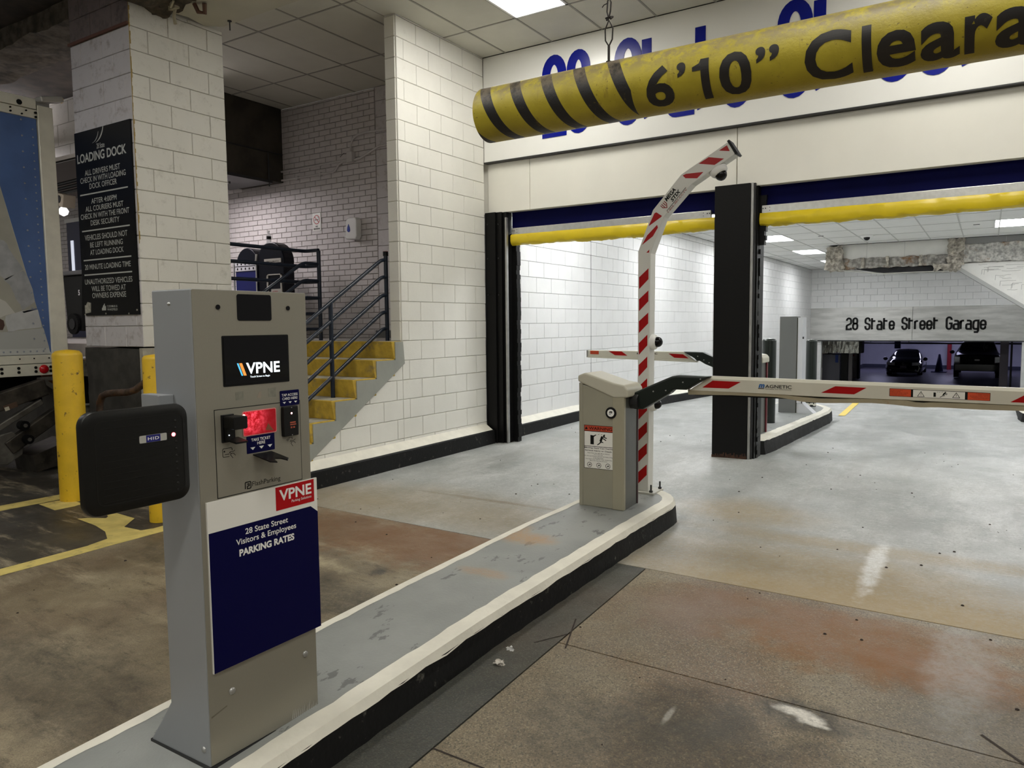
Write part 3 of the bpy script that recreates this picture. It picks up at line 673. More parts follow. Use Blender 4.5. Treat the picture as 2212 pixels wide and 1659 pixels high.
# ------------------------------------------------------------------ ticket kiosk
kz = -1.45; KX = -2.102; y0, y1 = 1.437, 1.902; ztop = .12
kiosk = thing('ticket_kiosk', (-2.22,1.67,kz), 'tall grey parking ticket kiosk with a screen and a navy rates sign', 'kiosk')
q_ = MB(); q_.prism([(KX,kz),(KX,ztop),(-2.309,ztop),(-2.309,-1.275),(-2.43,-1.437),(-2.43,kz)], FY(y0), -(y1-y0), 0)
ob('cabinet', q_, M_KSIDE, kiosk, bevel=.004)
F = FX(KX)
q_ = MB().prism(rrect(y0+.002,y1-.002,kz+.012,ztop-.001,.004,2), F, 0, .003); ob('front_plate', q_, M_KGREY, kiosk, bevel=.0012)
ob('base_skirt', MB().box(-2.435,KX+.004,y0-.003,y1+.003,kz-.002,kz+.010), M_DARKM, kiosk)
D = .003
q_ = MB().prism(rrect(1.604,1.744,.020,.108,.008), F, D-.001, D+.0015); cw = ob('camera_window', q_, M_GLASS, kiosk, label='dark camera window')
for y in (1.531,1.817): ob('sensor_lens', MB().cyl((KX,y,.064),(KX+D+.003,y,.064),.008,n=20), M_GLASS, kiosk)
# screen
scr = ob('screen', MB().prism(rrect(1.540,1.814,-.196,-.029,.004,2), F, D-.001, D+.001), M_INK, kiosk)
ob('glass', MB().prism([(1.546,-.190),(1.808,-.190),(1.808,-.035),(1.546,-.035)], F, D+.001, D+.0022), M_GLASS, scr)
EW = emis('screen_white', (.85,.95,1.0), 1.15, (.1,.1,.1)); EO = emis('screen_orange', (1.0,.30,.05), .9, (.1,.05,.02)); EB = emis('screen_blue', (.10,.55,.95), .9, (.02,.05,.1))
q_ = text_mb(MB(), F, 'VPNE', 1.630,1.771,-.159,-.121, D+.0026, bold=.025, space=1.02); ob('logo', q_, EW, scr)
q_ = MB().prism([(1.594,-.121),(1.600,-.121),(1.617,-.163),(1.611,-.163)], F, D+.0022, D+.0028); ob('logo_bar', q_, EB, scr)
q_ = MB().prism([(1.603,-.121),(1.614,-.121),(1.631,-.163),(1.620,-.163)], F, D+.0022, D+.0028); ob('logo_bar', q_, EO, scr)
q_ = text_mb(MB(), F, 'Touch Screen to Begin', 1.645,1.727,-.1735,-.1655, D+.0026, bold=.012); ob('caption', q_, EW, scr)
# old tape squares
for a,b,c,d in ((1.586,1.616,-.245,-.217),(1.7205,1.752,-.246,-.214)): ob('tape_residue', MB().prism([(a,c+.002),(b,c),(b+.001,d+.002),(a-.001,d)], F, D, D+.0006), mat('tape_residue', (.21,.205,.17), .7, var=.1, vs=60), kiosk)
q_ = MB().prism([(1.672,-.242),(1.688,-.246),(1.690,-.222),(1.680,-.224)], F, D, D+.0006); ob('tape_residue', q_, mat('tape_scrap', (.30,.25,.20), .7), kiosk)
# access door with a recessed outline
door = ob('access_door', MB().prism(rrect(1.5035,1.856,-.556,-.270,.002,1), F, D, D+.0008), M_KGREY, kiosk)
q_ = MB()
for a,b,c,d in ((1.501,1.5035,-.559,-.267),(1.856,1.8585,-.559,-.267),(1.501,1.8585,-.559,-.5565),(1.501,1.8585,-.2695,-.267)): q_.prism([(a,c),(b,c),(b,d),(a,d)], F, D-.001, D+.0004)
ob('door_gap', q_, M_INK, kiosk)
# contactless / chip reader with bracket
cr_ = ob('card_reader', MB().prism([(1.524,-.378),(1.572,-.378),(1.572,-.286),(1.524,-.286)], F, D, D+.008), M_PLAS, kiosk, bevel=.002, label='black card reader')
q_ = MB().prism(rrect(1.528,1.582,-.332,-.290,.006,3), F, D+.008, D+.062); ob('reader_head', q_, M_PLAS, cr_, bevel=.002)
q_ = MB(); q_.prism([(1.530,-.374),(1.560,-.374),(1.560,-.330),(1.530,-.330)], F, D+.008, D+.025); q_.add([F.p(1.528,-.362,D+.02),F.p(1.575,-.362,D+.02),F.p(1.578,-.372,D+.065),F.p(1.532,-.372,D+.065),F.p(1.528,-.370,D+.02),F.p(1.575,-.370,D+.02),F.p(1.578,-.378,D+.065),F.p(1.532,-.378,D+.065)], [(0,1,2,3),(7,6,5,4),(0,4,5,1),(1,5,6,2),(2,6,7,3),(3,7,4,0)])
ob('reader_tray', q_, M_PLAS, cr_)
q_ = MB().cyl((KX+D+.0255,1.536,-.352),(KX+D+.0265,1.536,-.352),.0016,n=8); ob('indicator', q_, emis('white_led', (.8,.9,1), 6), cr_)
# red lit ticket window
q_ = MB().prism(rrect(1.608,1.748,-.369,-.283,.006,4), F, D, D+.003); tw = ob('ticket_window', q_, mat('pink_bezel', (.75,.25,.25), .3), kiosk, label='red lit ticket window')
t = NT('red_lit_window'); cN = t.ramp(t.noise(60, 6, .7), .40, .68); sp_ = t.n('ShaderNodeVectorMath', operation='DISTANCE'); t.l(t.pos, sp_.inputs[0]); sp_.inputs[1].default_value = (KX, 1.635, -.31+EYE)
gl = t.ramp(sp_.outputs['Value'], .10, .01); cc = t.mix(t.math('MULTIPLY', cN, t.math('ADD', gl, .15)), (.28,.002,.004), (.95,.08,.12)); M_REDWIN = t.out((.25,.0,.005), .12)
t.l(cc, t.b.inputs['Emission Color']); es = t.math('ADD', t.math('MULTIPLY', gl, .75), .28); t.l(es, t.b.inputs['Emission Strength'])
ob('pane', MB().prism(rrect(1.611,1.745,-.366,-.286,.005,4), F, D+.003, D+.0036), M_REDWIN, tw)
ob('lamp', MB().prism(circ(1.613,-.297,.004,12), F, D+.0036, D+.0046), emis('red_lamp_core', (1,.75,.6), 5), tw)
ob('slanted_card', MB().prism([(1.700,-.356),(1.735,-.362),(1.711,-.334)], F, D+.0036, D+.004), mat('dim_card', (.22,.07,.03), .6), tw)
# take ticket label and tray
tk = ob('ticket_label', MB().prism(rrect(1.621,1.738,-.429,-.3705,.002,2), F, D, D+.0018), M_NAVYP, kiosk, label='navy take ticket label')
q_ = text_mb(MB(), F, 'TAKE TICKET', 1.640,1.720,-.389,-.379, D+.0022, bold=.012); text_mb(q_, F, 'HERE', 1.664,1.697,-.402,-.392, D+.0022, bold=.012)
for y in (1.645,1.681,1.717): q_.prism([(y-.010,-.409),(y+.010,-.409),(y,-.4185)], F, D+.0018, D+.0023)
ob('print', q_, M_WHITE, tk)
tr = MB(); 
pts = [(0,0),(.078,0),(.078,.052),(.062,.060),(.054,.046),(.040,.040),(.026,.046),(.018,.060),(0,.052)]
z0_ = -.433
for th in (0,-.004): tr.v += [(KX+D+v*1.7, 1.6455+u+v*-.0, z0_-v*.32+th) for u,v in pts]
n = len(pts); tr.f += [tuple(range(n)), tuple(range(2*n-1,n-1,-1))] + [(i,(i+1)%n,n+(i+1)%n,n+i) for i in range(n)]
ob('ticket_tray', tr, M_PLAS, kiosk, label='black notched ticket tray')
# tap label and proximity reader
tl = ob('tap_label', MB().prism(rrect(1.768,1.854,-.282,-.227,.004,3), F, D+.0008, D+.0024), M_NAVYP, kiosk, label='navy tap access card label')
q_ = text_mb(MB(), F, 'TAP ACCESS', 1.775,1.847,-.2475,-.2385, D+.0028, bold=.012); text_mb(q_, F, 'CARD HERE', 1.777,1.846,-.2605,-.2515, D+.0028, bold=.012)
for y in (1.786,1.812,1.837): q_.prism([(y-.007,-.2675),(y+.007,-.2675),(y,-.274)], F, D+.0024, D+.0029)
ob('print', q_, M_WHITE, tl)
pr = ob('proximity_reader', MB().prism([(1.770,-.284),(1.836,-.284),(1.8375,-.320),(1.8375,-.355),(1.836,-.390),(1.770,-.390),(1.7685,-.355),(1.7685,-.320)], F, D, D+.016), M_PLAS, kiosk, bevel=.003, label='black proximity reader')
ob('indicator', MB().prism(circ(1.805,-.3085,.0035,12), F, D+.016, D+.0166), emis('pink_led', (1,.35,.35), 5), pr)
q_ = MB()
for a,b,c,d in ((1.797,1.822,-.344,-.339),(1.797,1.824,-.351,-.347),(1.799,1.806,-.362,-.356),(1.810,1.818,-.362,-.356)): q_.prism([(a,c),(b,c),(b,d),(a,d)], F, D+.016, D+.0165)
ob('reader_emblem', q_, mat('emblem_red', (.40,.08,.04), .4), pr)
q_ = MB()
for z in (-.288,-.386): q_.cyl((KX+D+.016,1.805,z),(KX+D+.0175,1.805,z),.002,n=8)
ob('screw', q_, M_STEEL, pr)
# pictograms: card in hand and tapped card
q_ = MB()
stroke_mb(q_, F, [[(1.530,-.398),(1.560,-.398),(1.564,-.402),(1.564,-.408)],[(1.530,-.398),(1.527,-.401),(1.527,-.423),(1.530,-.426),(1.552,-.426)],[(1.535,-.418),(1.552,-.418)]], 0,0,1,1,.0016,D+.0008,D+.0013)
stroke_mb(q_, F, [[(1.574,-.408),(1.566,-.412),(1.556,-.411),(1.553,-.414),(1.560,-.417),(1.557,-.421),(1.559,-.425),(1.562,-.428),(1.566,-.433)],[(1.560,-.417),(1.569,-.418),(1.576,-.426)]], 0,0,1,1,.0014,D+.0008,D+.0013)
q_.prism([(1.531,-.405),(1.536,-.405),(1.536,-.410),(1.531,-.410)], F, D+.0008, D+.0013)
stroke_mb(q_, F, [[(1.803,-.404),(1.803,-.397),(1.817,-.397),(1.817,-.404)],[(1.832,-.405),(1.822,-.410),(1.812,-.408),(1.808,-.411),(1.814,-.414),(1.811,-.418),(1.815,-.424),(1.820,-.430)],[(1.814,-.414),(1.825,-.414),(1.832,-.420)],[(1.797,-.399),(1.7985,-.404),(1.797,-.409)],[(1.793,-.401),(1.794,-.404),(1.793,-.407)]], 0,0,1,1,.0014,D+.0008,D+.0013)
ob('pictogram', q_, M_INK, kiosk)
q_ = text_mb(MB(), F, 'FlashParking', 1.638,1.758,-.548,-.5265, D+.0012, bold=.0); ob('logo', q_, M_INK, kiosk)
q_ = MB(); stroke_mb(q_, F, [[(1.6095,-.547),(1.6095,-.527),(1.612,-.5245),(1.630,-.5245),(1.6325,-.527),(1.6325,-.5445),(1.630,-.547),(1.618,-.547),(1.618,-.538)],[(1.617,-.5315),(1.6255,-.5315),(1.6255,-.538),(1.618,-.538)]], 0,0,1,1,.0036,D+.0008,D+.0013); ob('logo', q_, M_INK, kiosk)
# parking rates sign
sg = ob('rates_sign', MB().prism([(1.456,-1.131),(1.921,-1.131),(1.921,-.5625),(1.456,-.5625)], F, D, D+.0065), M_WHITES, kiosk, label='navy and white parking rates sign')
e = D+.0065
ob('navy_field', MB().prism([(1.4585,-1.1305),(1.921,-1.1305),(1.921,-.690),(1.888,-.664),(1.4585,-.664)], F, e, e+.0006), M_NAVYP, sg)
rd = ob('red_field', MB().prism([(1.730,-.648),(1.906,-.648),(1.906,-.565),(1.730,-.565)], F, e, e+.0008), M_RED, sg)
q_ = text_mb(MB(), F, 'VPNE', 1.745,1.893,-.6165,-.577, e+.0013, bold=.025, space=1.0); text_mb(q_, F, 'Parking Solutions', 1.799,1.892,-.634,-.6215, e+.0013, bold=.0, shear=.15); ob('print', q_, M_WHITE, sg)
q_ = text_mb(MB(), F, '28 State Street', 1.598,1.780,-.699,-.679, e+.0011, bold=.012); text_mb(q_, F, 'Visitors & Employees', 1.560,1.816,-.7345,-.7085, e+.0011, bold=.012); text_mb(q_, F, 'PARKING RATES', 1.571,1.806,-.769,-.7445, e+.0011, bold=.04)
ob('print', q_, M_WHITE, sg)
for y, z in ((1.527,-1.218),(1.846,-1.214)):
    q_ = MB().lathe((KX+D,y,z), [(.0125,0),(.012,.002),(.009,.005),(.005,.0065),(0,.007)], 16, (1,0,0)); ob('screw', q_, M_STEEL, kiosk, smooth=True)
for x, z, r in ((-2.215,.075,.006),(-2.135,-1.39,.011)):
    q_ = MB().lathe((x,y0,z), [(r,0),(r*.9,.003),(r*.5,.006),(0,.007)], 14, (0,-1,0)); ob('screw', q_, M_STEEL, kiosk, smooth=True)
q_ = MB().prism([(1.445,-1.278),(1.505,-1.262),(1.505,-1.258),(1.445,-1.272)], F, D, D+.0004); ob('scratch', q_, mat('dark_scratch', (.15,.13,.10), .6), kiosk)
q_ = MB()
for i in range(14):
    y = 1.775+i*.0088; h = random.uniform(.012,.038); q_.prism([(y,kz+.016),(y+.003,kz+.016),(y+.0075,kz+.016+h)], F, D, D+.0004)
ob('paint_drips', q_, mat('kiosk_light_scuff', (.60,.59,.54), .5), kiosk)
# bracket holding the long-range reader
q_ = MB().box(-2.338,-2.222,1.402,1.437,-.44,-.2165); q_.box(-2.222,-2.212,1.385,1.437,-.44,-.216); ob('reader_bracket', q_, M_KSIDE, kiosk, bevel=.002)
# long range reader: softly bulged black plate
rdr = thing('card_reader', (-2.13,1.245,-.54), 'square black long-range card reader mounted on the left of the ticket kiosk', 'card reader')
Fr = FX(-2.102)
ya, yb, za, zb_ = 1.083,1.412,-.535,-.234
q_ = MB(); layers = [(-.034,.012),(-.030,.002),(-.012,0),(-.004,.003),(0,.012),(.002,.026)]
R0 = []
for d, ins in layers: R0.append([Fr.p(u,v,d) for u,v in rrect(ya+ins,yb-ins,za+ins,zb_-ins,max(.042-ins,.012),8)])
n = len(R0[0]); q_.v = [p for r in R0 for p in r]; q_.f = [(k*n+i,k*n+(i+1)%n,(k+1)*n+(i+1)%n,(k+1)*n+i) for k in range(len(R0)-1) for i in range(n)] + [tuple(range(n-1,-1,-1)), tuple(range((len(R0)-1)*n,len(R0)*n))]
ob('housing', q_, mat('reader_black', (.005,.005,.0045), .36, bump=.05, bs=400, spec=.3), rdr, smooth=True)
q_ = MB(); fr_ = rrect(ya+.035,yb-.022,za+.030,zb_-.030,.022,5); fr_.append(fr_[0])
stroke_mb(q_, Fr, [fr_], 0,0,1,1,.0018,.0019,.0026)
M_GROOVE = mat('reader_groove', (.012,.012,.011), .45, spec=.25)
for i in range(12): z = zb_-.052-i*.0192; q_.prism([(ya+.052,z),(yb-.066,z),(yb-.066,z+.0012),(ya+.052,z+.0012)], Fr, .0019, .003)
ob('groove', q_, M_GROOVE, rdr)
q_ = MB()
for i in range(11):
    if i != 2: q_.lathe((-2.0995,yb-.047,zb_-.052-i*.0215), [(.0045,0),(.003,.0012),(0,.0016)], 10, (1,0,0))
ob('dimple', q_, M_GROOVE, rdr)
ob('indicator', MB().prism(circ(1.357,-.3275,.0062,16), Fr, .002, .0035), emis('red_led', (1,.08,.10), 4.5), rdr)
ob('indicator', MB().prism(circ(1.3555,-.327,.003,12), Fr, .0035, .004), emis('red_led_core', (1,.75,.75), 6), rdr)
bd = ob('badge', MB().prism(rrect(1.247,1.334,-.341,-.319,.003,3), Fr, .002, .0035), mat('badge_silver', (.50,.50,.47), .35, .3), rdr, label='silver badge')
ob('badge_field', MB().prism([(1.268,-.3405),(1.313,-.3405),(1.313,-.3195),(1.268,-.3195)], Fr, .0035, .004), mat('badge_blue', (.010,.012,.16), .35), bd)
ob('badge_text', text_mb(MB(), Fr, 'HID', 1.2725,1.3085,-.3345,-.3255, .0043, bold=.02, space=1.15), M_WHITE, bd)
# ------------------------------------------------------------------ overhead clearance pipe
PR = .086; PY, PZ = 2.1, .688
pipe = thing('clearance_pipe', (0,PY,PZ), 'yellow and black striped clearance pipe hanging on chains across the lane', 'clearance bar')
q_ = MB(); n = 64; xs = [-1.425+i*.05 for i in range(90)]
for x in xs: q_.v += [(x, PY+PR*math.sin(2*math.pi*k/n), PZ+PR*math.cos(2*math.pi*k/n)) for k in range(n)]
q_.f = [(i*n+k,i*n+(k+1)%n,(i+1)*n+(k+1)%n,(i+1)*n+k) for i in range(len(xs)-1) for k in range(n)] + [tuple(range(n)), tuple(range((len(xs)-1)*n,len(xs)*n))]
t = NT('striped_pipe'); sep = t.n('ShaderNodeSeparateXYZ'); t.l(t.pos, sep.inputs[0]); X_, Z_ = sep.outputs[0], sep.outputs[2]
zz = t.math('DIVIDE', t.math('SUBTRACT', Z_, PZ+EYE), PR)                       # -1..1
th = t.math('ARCCOSINE', t.math('MINIMUM', t.math('MAXIMUM', zz, -1.), 1.))   # 0 at top, pi at bottom
ph = t.math('SUBTRACT', t.math('ADD', X_, 1.402+.0378), t.math('MULTIPLY', th, .0374))
fr1 = t.math('FRACT', t.math('DIVIDE', t.math('ADD', ph, 1.125), .1125)); st = t.math('MULTIPLY', t.math('LESS_THAN', fr1, .345), t.math('LESS_THAN', X_, -.879))
yel = t.mix(t.ramp(t.noise(9, 4), .3, .7), (.40,.325,.022), (.52,.43,.032))
dust = t.math('MULTIPLY', t.ramp(zz, -.05, .72), t.ramp(t.noise(26, 7, .75), .34, .60))
runs = t.math('MULTIPLY', t.ramp(t.noise(24, 4, .7, stretch=(1,1,.08), off=3), .60, .72), .5)
c = t.mix(st, yel, (.014,.013,.013)); c = t.mix(runs, c, (.24,.17,.03)); c = t.mix(t.math('MULTIPLY', dust, .85), c, (.215,.175,.125)); c = t.mix(t.math('MULTIPLY', t.ramp(t.noise(90, 3, .6), .66, .72), .7), c, (.10,.07,.02))
M_PIPE = t.out(c, .42, None, t.bump(t.noise(70, 5, .7), .5, .003))
ob('pipe', q_, M_PIPE, pipe, smooth=True)
def wrap_text(body, u0, u1, v0, v1, bold, lift=.0012):
    vs, fs = text_geo(body, bold); bm = bmesh.new(); V = [bm.verts.new((x,y,0)) for x,y in vs]
    for f in fs:
        try: bm.faces.new([V[i] for i in f])
        except ValueError: pass
    ax, bx = min(v[0] for v in vs), max(v[0] for v in vs); ay, by = min(v[1] for v in vs), max(v[1] for v in vs)
    for i in range(1,20):
        y = ay+(by-ay)*i/20; bmesh.ops.bisect_plane(bm, geom=bm.verts[:]+bm.edges[:]+bm.faces[:], plane_co=(0,y,0), plane_no=(0,1,0))
    bm.verts.index_update(); q_ = MB()
    out = []
    for v in bm.verts:
        u = u0+(v.co.x-ax)/(bx-ax)*(u1-u0); s = v0+(v.co.y-ay)/(by-ay)*(v1-v0)    # s = arc length above the mid line
        a = s/PR; out.append((u, PY-(PR+lift)*math.cos(a), PZ+(PR+lift)*math.sin(a)))
    q_.add(out, [tuple(v.index for v in f.verts) for f in bm.faces]); bm.free(); return q_
M_PTEXT = mat('dusty_black_letters', (.016,.014,.013), .4, dirt=(.10,.08,.05), dirt_s=22, dirt_lo=.62, dirt_hi=.8)
def ga(d): return PR*math.radians(d)
for body, a, b, lo, hi in (('6',-.835,-.755,-64,13),('\u2019',-.742,-.717,-15,11),('0',-.627,-.543,-65.5,11),('\u2019',-.531,-.506,-16,10),('\u2019',-.497,-.472,-16,10),
    ('C',-.412,-.303,-68.5,14),('l',-.281,-.260,-66,10),('e',-.249,-.166,-66,-6),('a',-.157,-.078,-66,-6),('r',-.069,-.016,-64,-6),('a',-.010,.070,-65,-6),('n',.088,.155,-64,-6),('c',.172,.245,-65,-6),('e',.26,.34,-65,-6)):
    ob('lettering', wrap_text(body, a, b, ga(lo), ga(hi), .028), M_PTEXT, pipe)
q_ = MB()
def pp_(x, a, lift=.0012): return (x, PY-(PR+lift)*math.cos(math.radians(a)), PZ+(PR+lift)*math.sin(math.radians(a)))
n = 16
for i in range(n):
    a0, a1 = -64+74*i/n, -64+74*(i+1)/n; q_.add([pp_(-.676,a0),pp_(-.653,a0),pp_(-.653,a1),pp_(-.676,a1)], [(0,1,2,3)])
q_.add([pp_(-.699,-9),pp_(-.676,-9),pp_(-.676,-2)], [(0,1,2)]); q_.add([pp_(-.699,-9),pp_(-.676,-2),pp_(-.676,10),pp_(-.680,3),pp_(-.699,-2)], [(0,1,2,3,4)])
ob('lettering', q_, M_PTEXT, pipe)
# chain and hooks
M_CHAIN = mat('rusty_black_wire', (.02,.015,.013), .6, .4)
for cxn, lab in ((-.985,'thin black wire chain holding the left end of the clearance pipe'),(1.9,'black wire chain holding the clearance pipe outside the frame')):
    ch = thing('hanging_chain', (cxn,PY,CEIL), lab, 'chain')
    q_ = MB().cyl((cxn,PY,PZ+PR-.004),(cxn,PY,PZ+PR+.05),.004,n=8); q_.cyl((cxn,PY,PZ+PR-.002),(cxn,PY,PZ+PR+.006),.009,n=8); ob('eye_bolt', q_, M_CHAIN, ch)
    z = PZ+PR+.05; q_ = MB()
    q_.tube([(cxn,PY,z),(cxn-.011,PY,z+.018),(cxn-.012,PY,z+.05),(cxn,PY,z+.075),(cxn+.013,PY,z+.05),(cxn+.011,PY,z+.018),(cxn,PY,z)], .0022, 6)
    for a in range(6): q_.cyl((cxn-.008+a*.003,PY-.004,z+.078+random.uniform(-.004,.004)),(cxn-.004+a*.003,PY+.004,z+.084),.003,n=6)
    q_.tube([(cxn,PY,z+.08),(cxn-.006,PY,z+.10),(cxn-.004,PY,z+.13),(cxn+.001,PY,z+.14),(cxn+.007,PY,z+.125),(cxn+.005,PY,z+.10),(cxn,PY,z+.08)], .0022, 6)
    q_.tube([(cxn-.002,PY,z+.125),(cxn-.016,PY,z+.122),(cxn-.022,PY,z+.116)], .0014, 6); ob('wire_loop', q_, M_CHAIN, ch)
    q_ = MB().cyl((cxn,PY,z+.145),(cxn,PY,z+.165),.010,n=10); ob('coupling', q_, M_CHAIN, ch)
    zc = z+.165; k = 0
    while zc < CEIL-.02:
        q_ = MB(); o_ = (.006,0) if k % 2 else (0,.006)
        q_.tube([(cxn-o_[0],PY-o_[1],zc),(cxn-o_[0],PY-o_[1],zc+.026),(cxn,PY,zc+.034),(cxn+o_[0],PY+o_[1],zc+.026),(cxn+o_[0],PY+o_[1],zc),(cxn,PY,zc-.008),(cxn-o_[0],PY-o_[1],zc)], .0024, 5)
        ob('chain_link', q_, M_CHAIN, ch); zc += .034; k += 1
# ------------------------------------------------------------------ gate barrier machines
def gate_machine(x0, x1, y0, y1, zb, ztl, ztr, label, detail=True):
    t = thing('gate_machine', ((x0+x1)/2,(y0+y1)/2,zb), label, 'barrier gate')
    f = FY(y0); dpt = -(y1-y0)
    body = MB().prism([(x0+.006,zb),(x1-.03,zb),(x1-.03,ztr-.03),(x0+.006,ztl-.03)], f, dpt, 0); ob('cabinet', body, M_GATE, t, bevel=.006)
    ob('corner_post', MB().prism([(x0,zb),(x0+.03,zb),(x0+.03,ztl-.02),(x0,ztl-.02)], f, dpt, .004), M_GATE, t, bevel=.004)
    ob('corner_post', MB().prism([(x1-.10,zb-.002),(x1-.012,zb-.002),(x1-.012,ztr-.02),(x1-.10,ztr+.02)], f, -.03, .006), mat('gate_cabinet_tan', (.37,.345,.255), .38, .1), t, bevel=.006)
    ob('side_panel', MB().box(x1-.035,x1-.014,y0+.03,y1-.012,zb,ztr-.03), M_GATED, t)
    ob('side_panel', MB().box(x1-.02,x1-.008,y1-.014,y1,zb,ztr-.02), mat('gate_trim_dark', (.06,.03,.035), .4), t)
    # sloping lid
    zl, zr = ztl, ztr
    poly = [(x0-.006,zl-.012),(x0-.006,zl+.030),(x0+.05,zl+.052),(x1-.085,zr+.052),(x1-.01,zr+.040),(x1+.015,zr+.010),(x1+.016,zr-.045),(x1-.085,zr-.052)]
    ob('lid', MB().prism(poly, f, dpt-.02, .012), M_GATEW, t, bevel=.012, seg=3)
    return t
g1 = gate_machine(-2.445,-2.085,4.725,4.965,-1.303,-.398,-.465,'beige barrier gate cabinet with a warning sticker standing on the near island')
f = Frame((0,4.725,0),(1,0,0),(0,0,1))
bg = ob('badge', MB().prism(circ(-2.194,-.622,.041,28), f, 0, .012), M_BLACK, g1, bevel=.002, label='round black badge'); ob('badge_face', MB().prism(circ(-2.194,-.622,.026,28), f, .012, .0135), M_WHITE, bg)
q_ = text_mb(MB(), f, 'm', -2.206,-2.181,-.625,-.609, .0142, bold=.05, shear=.25); q_.prism([(-2.208,-.634),(-2.192,-.634),(-2.191,-.631),(-2.207,-.631)], f, .0135, .0142); ob('badge_mark', q_, M_INK, bg)
def warn_sticker(parent, f, x0, x1, z0, z1):
    s = ob('warning_sticker', MB().prism([(x0,z0),(x1,z0),(x1,z1),(x0,z1)], f, 0, .0012), M_INK, parent, label='warning sticker'); w, h = x1-x0, z1-z0
    P = lambda u, v: (x0+u*w, z0+v*h)
    R = lambda a,b,c,d: [P(a,c),P(b,c),P(b,d),P(a,d)]
    q_ = MB().prism(R(.015,.985,.52,.855), f, .0012, .0016); q_.prism(R(.015,.985,.01,.508), f, .0012, .0016); ob('sticker_field', q_, M_WHITES, s)
    ob('sticker_header', MB().prism(R(.015,.985,.87,.99), f, .0012, .0016), mat('sticker_orange', (.46,.055,.022), .4), s)
    q_ = MB(); a, b = P(.17,.895), P(.96,.965); text_mb(q_, f, 'WARNING', a[0], b[0], a[1], b[1], .002, bold=.012); q_.prism([P(.03,.90),P(.13,.90),P(.08,.965)], f, .0016, .002)
    for body, u0, u1, v0, v1, bo in (('Moving Gate Can Cause',.02,.98,.455,.495,.02),('Serious Injury or Death',.03,.95,.395,.435,.02),('Keep Clear! Gate May Move Without',.12,.88,.345,.37,.01),('Prior Warning',.35,.64,.312,.335,.01),('Do Not Let Children Operate the Gate or Play',.02,.98,.275,.30,.01),('in the Gate Area',.32,.66,.242,.265,.01),('This Gate is for Vehicles Only. Pedestrians',.05,.96,.205,.23,.01),('Must Use Separate Entrance',.2,.8,.172,.195,.01)):
        a, b = P(u0,v0), P(u1,v1); text_mb(q_, f, body, a[0], b[0], a[1], b[1], .002, bold=bo)
    q_.prism([P(.22,.56),P(.34,.56),P(.34,.765),P(.22,.775)], f, .0016, .002)
    q_.prism([P(.33,.73),P(.42,.775),P(.42,.795),P(.33,.765)], f, .0016, .002)
    for u in (.47,.57,.66): q_.prism([P(u,.785),P(u+.05,.80),P(u+.07,.815),P(u+.02,.80)], f, .0016, .002)
    c0 = P(.69,.775); q_.prism(circ(c0[0],c0[1],w*.035,12), f, .0016, .002)
    L = lambda pts: [P(*p) for p in pts]
    stroke_mb(q_, f, [L([(.63,.76),(.58,.66),(.56,.64)])], 0,0,1,1,w*.075,.0016,.002)
    stroke_mb(q_, f, [L([(.65,.75),(.78,.72)]),L([(.63,.72),(.76,.67)]),L([(.57,.65),(.66,.62),(.55,.62)]),L([(.57,.64),(.55,.60),(.46,.555)])], 0,0,1,1,w*.03,.0016,.002)
    for u in (.19,.51,.82): c0 = P(u,.085); cc_ = circ(c0[0],c0[1],w*.075,16); cc_.append(cc_[0]); stroke_mb(q_, f, [cc_], 0,0,1,1,w*.014,.0016,.002); stroke_mb(q_, f, [[(c0[0]-w*.03,c0[1]-w*.03),(c0[0]+w*.01,c0[1]+w*.02),(c0[0]+w*.035,c0[1]-w*.02)]], 0,0,1,1,w*.022,.0016,.002)
    ob('sticker_print', q_, M_INK, s)
warn_sticker(g1, f, -2.406,-2.179,-1.028,-.718)
# hub of the near arm
f = FY(4.87)
q_ = MB().prism([(-2.085,-.60),(-2.085,-.49),(-1.98,-.44),(-1.80,-.362),(-1.765,-.355),(-1.535,-.358),(-1.625,-.405),(-1.70,-.452),(-1.785,-.452),(-1.815,-.480),(-2.01,-.600)], f, -.05, .035)
hb = ob('arm_hub', q_, M_HUB, g1, bevel=.012, label='dark green arm hub')
q_ = MB(); 
for x,z in ((-1.93,-.47),(-1.84,-.46),(-1.72,-.40),(-1.60,-.375),(-1.80,-.475)): q_.cyl((x,4.836,z),(x,4.831,z),.005,n=8)
ob('bolt', q_, M_STEEL, hb)
q_ = MB().cyl((-2.10,4.86,-.545),(-2.04,4.86,-.545),.055,n=20); ob('pivot', q_, M_DARKM, hb)
# near arm : aluminium profile with lower rubber edge that is bowed and torn
arm = ob('arm', MB(), M_ARM, g1, label='white gate arm with red markings')
def armprof(xs_, topf, botf, y, d, c=.018):
    q_ = MB(); k = 8
    for x, sh in xs_:
        zt, zb2 = topf(x), botf(x)
        pr = [(y-d,zb2),(y-d,zt-c),(y-d+c*.9,zt),(y+d-c,zt),(y+d,zt-c),(y+d,zb2),(y+d-.01,zb2-.004),(y-d+.01,zb2-.004)]
        for (yy,z) in pr: q_.v.append((x+sh*(1-(z-zb2)/(zt-zb2)), yy, z))
    n = len(xs_); q_.f = [(i*k+j,i*k+(j+1)%k,(i+1)*k+(j+1)%k,(i+1)*k+j) for i in range(n-1) for j in range(k)] + [tuple(range(k)), tuple(range((n-1)*k,n*k))]
    return q_
A1t = lambda x: -.3565-.0095*(x+1.5); A1b = lambda x: -.455-.009*(x+1.5)*.6-.004*math.exp(-((x+.85)/.25)**2)
AX = [(-1.535,-.155)]+[(-1.50+.0*i,-.15) for i in range(0)]+[(-1.2+i*.3,-.0) for i in range(15)]
bpy.data.objects.remove(arm)
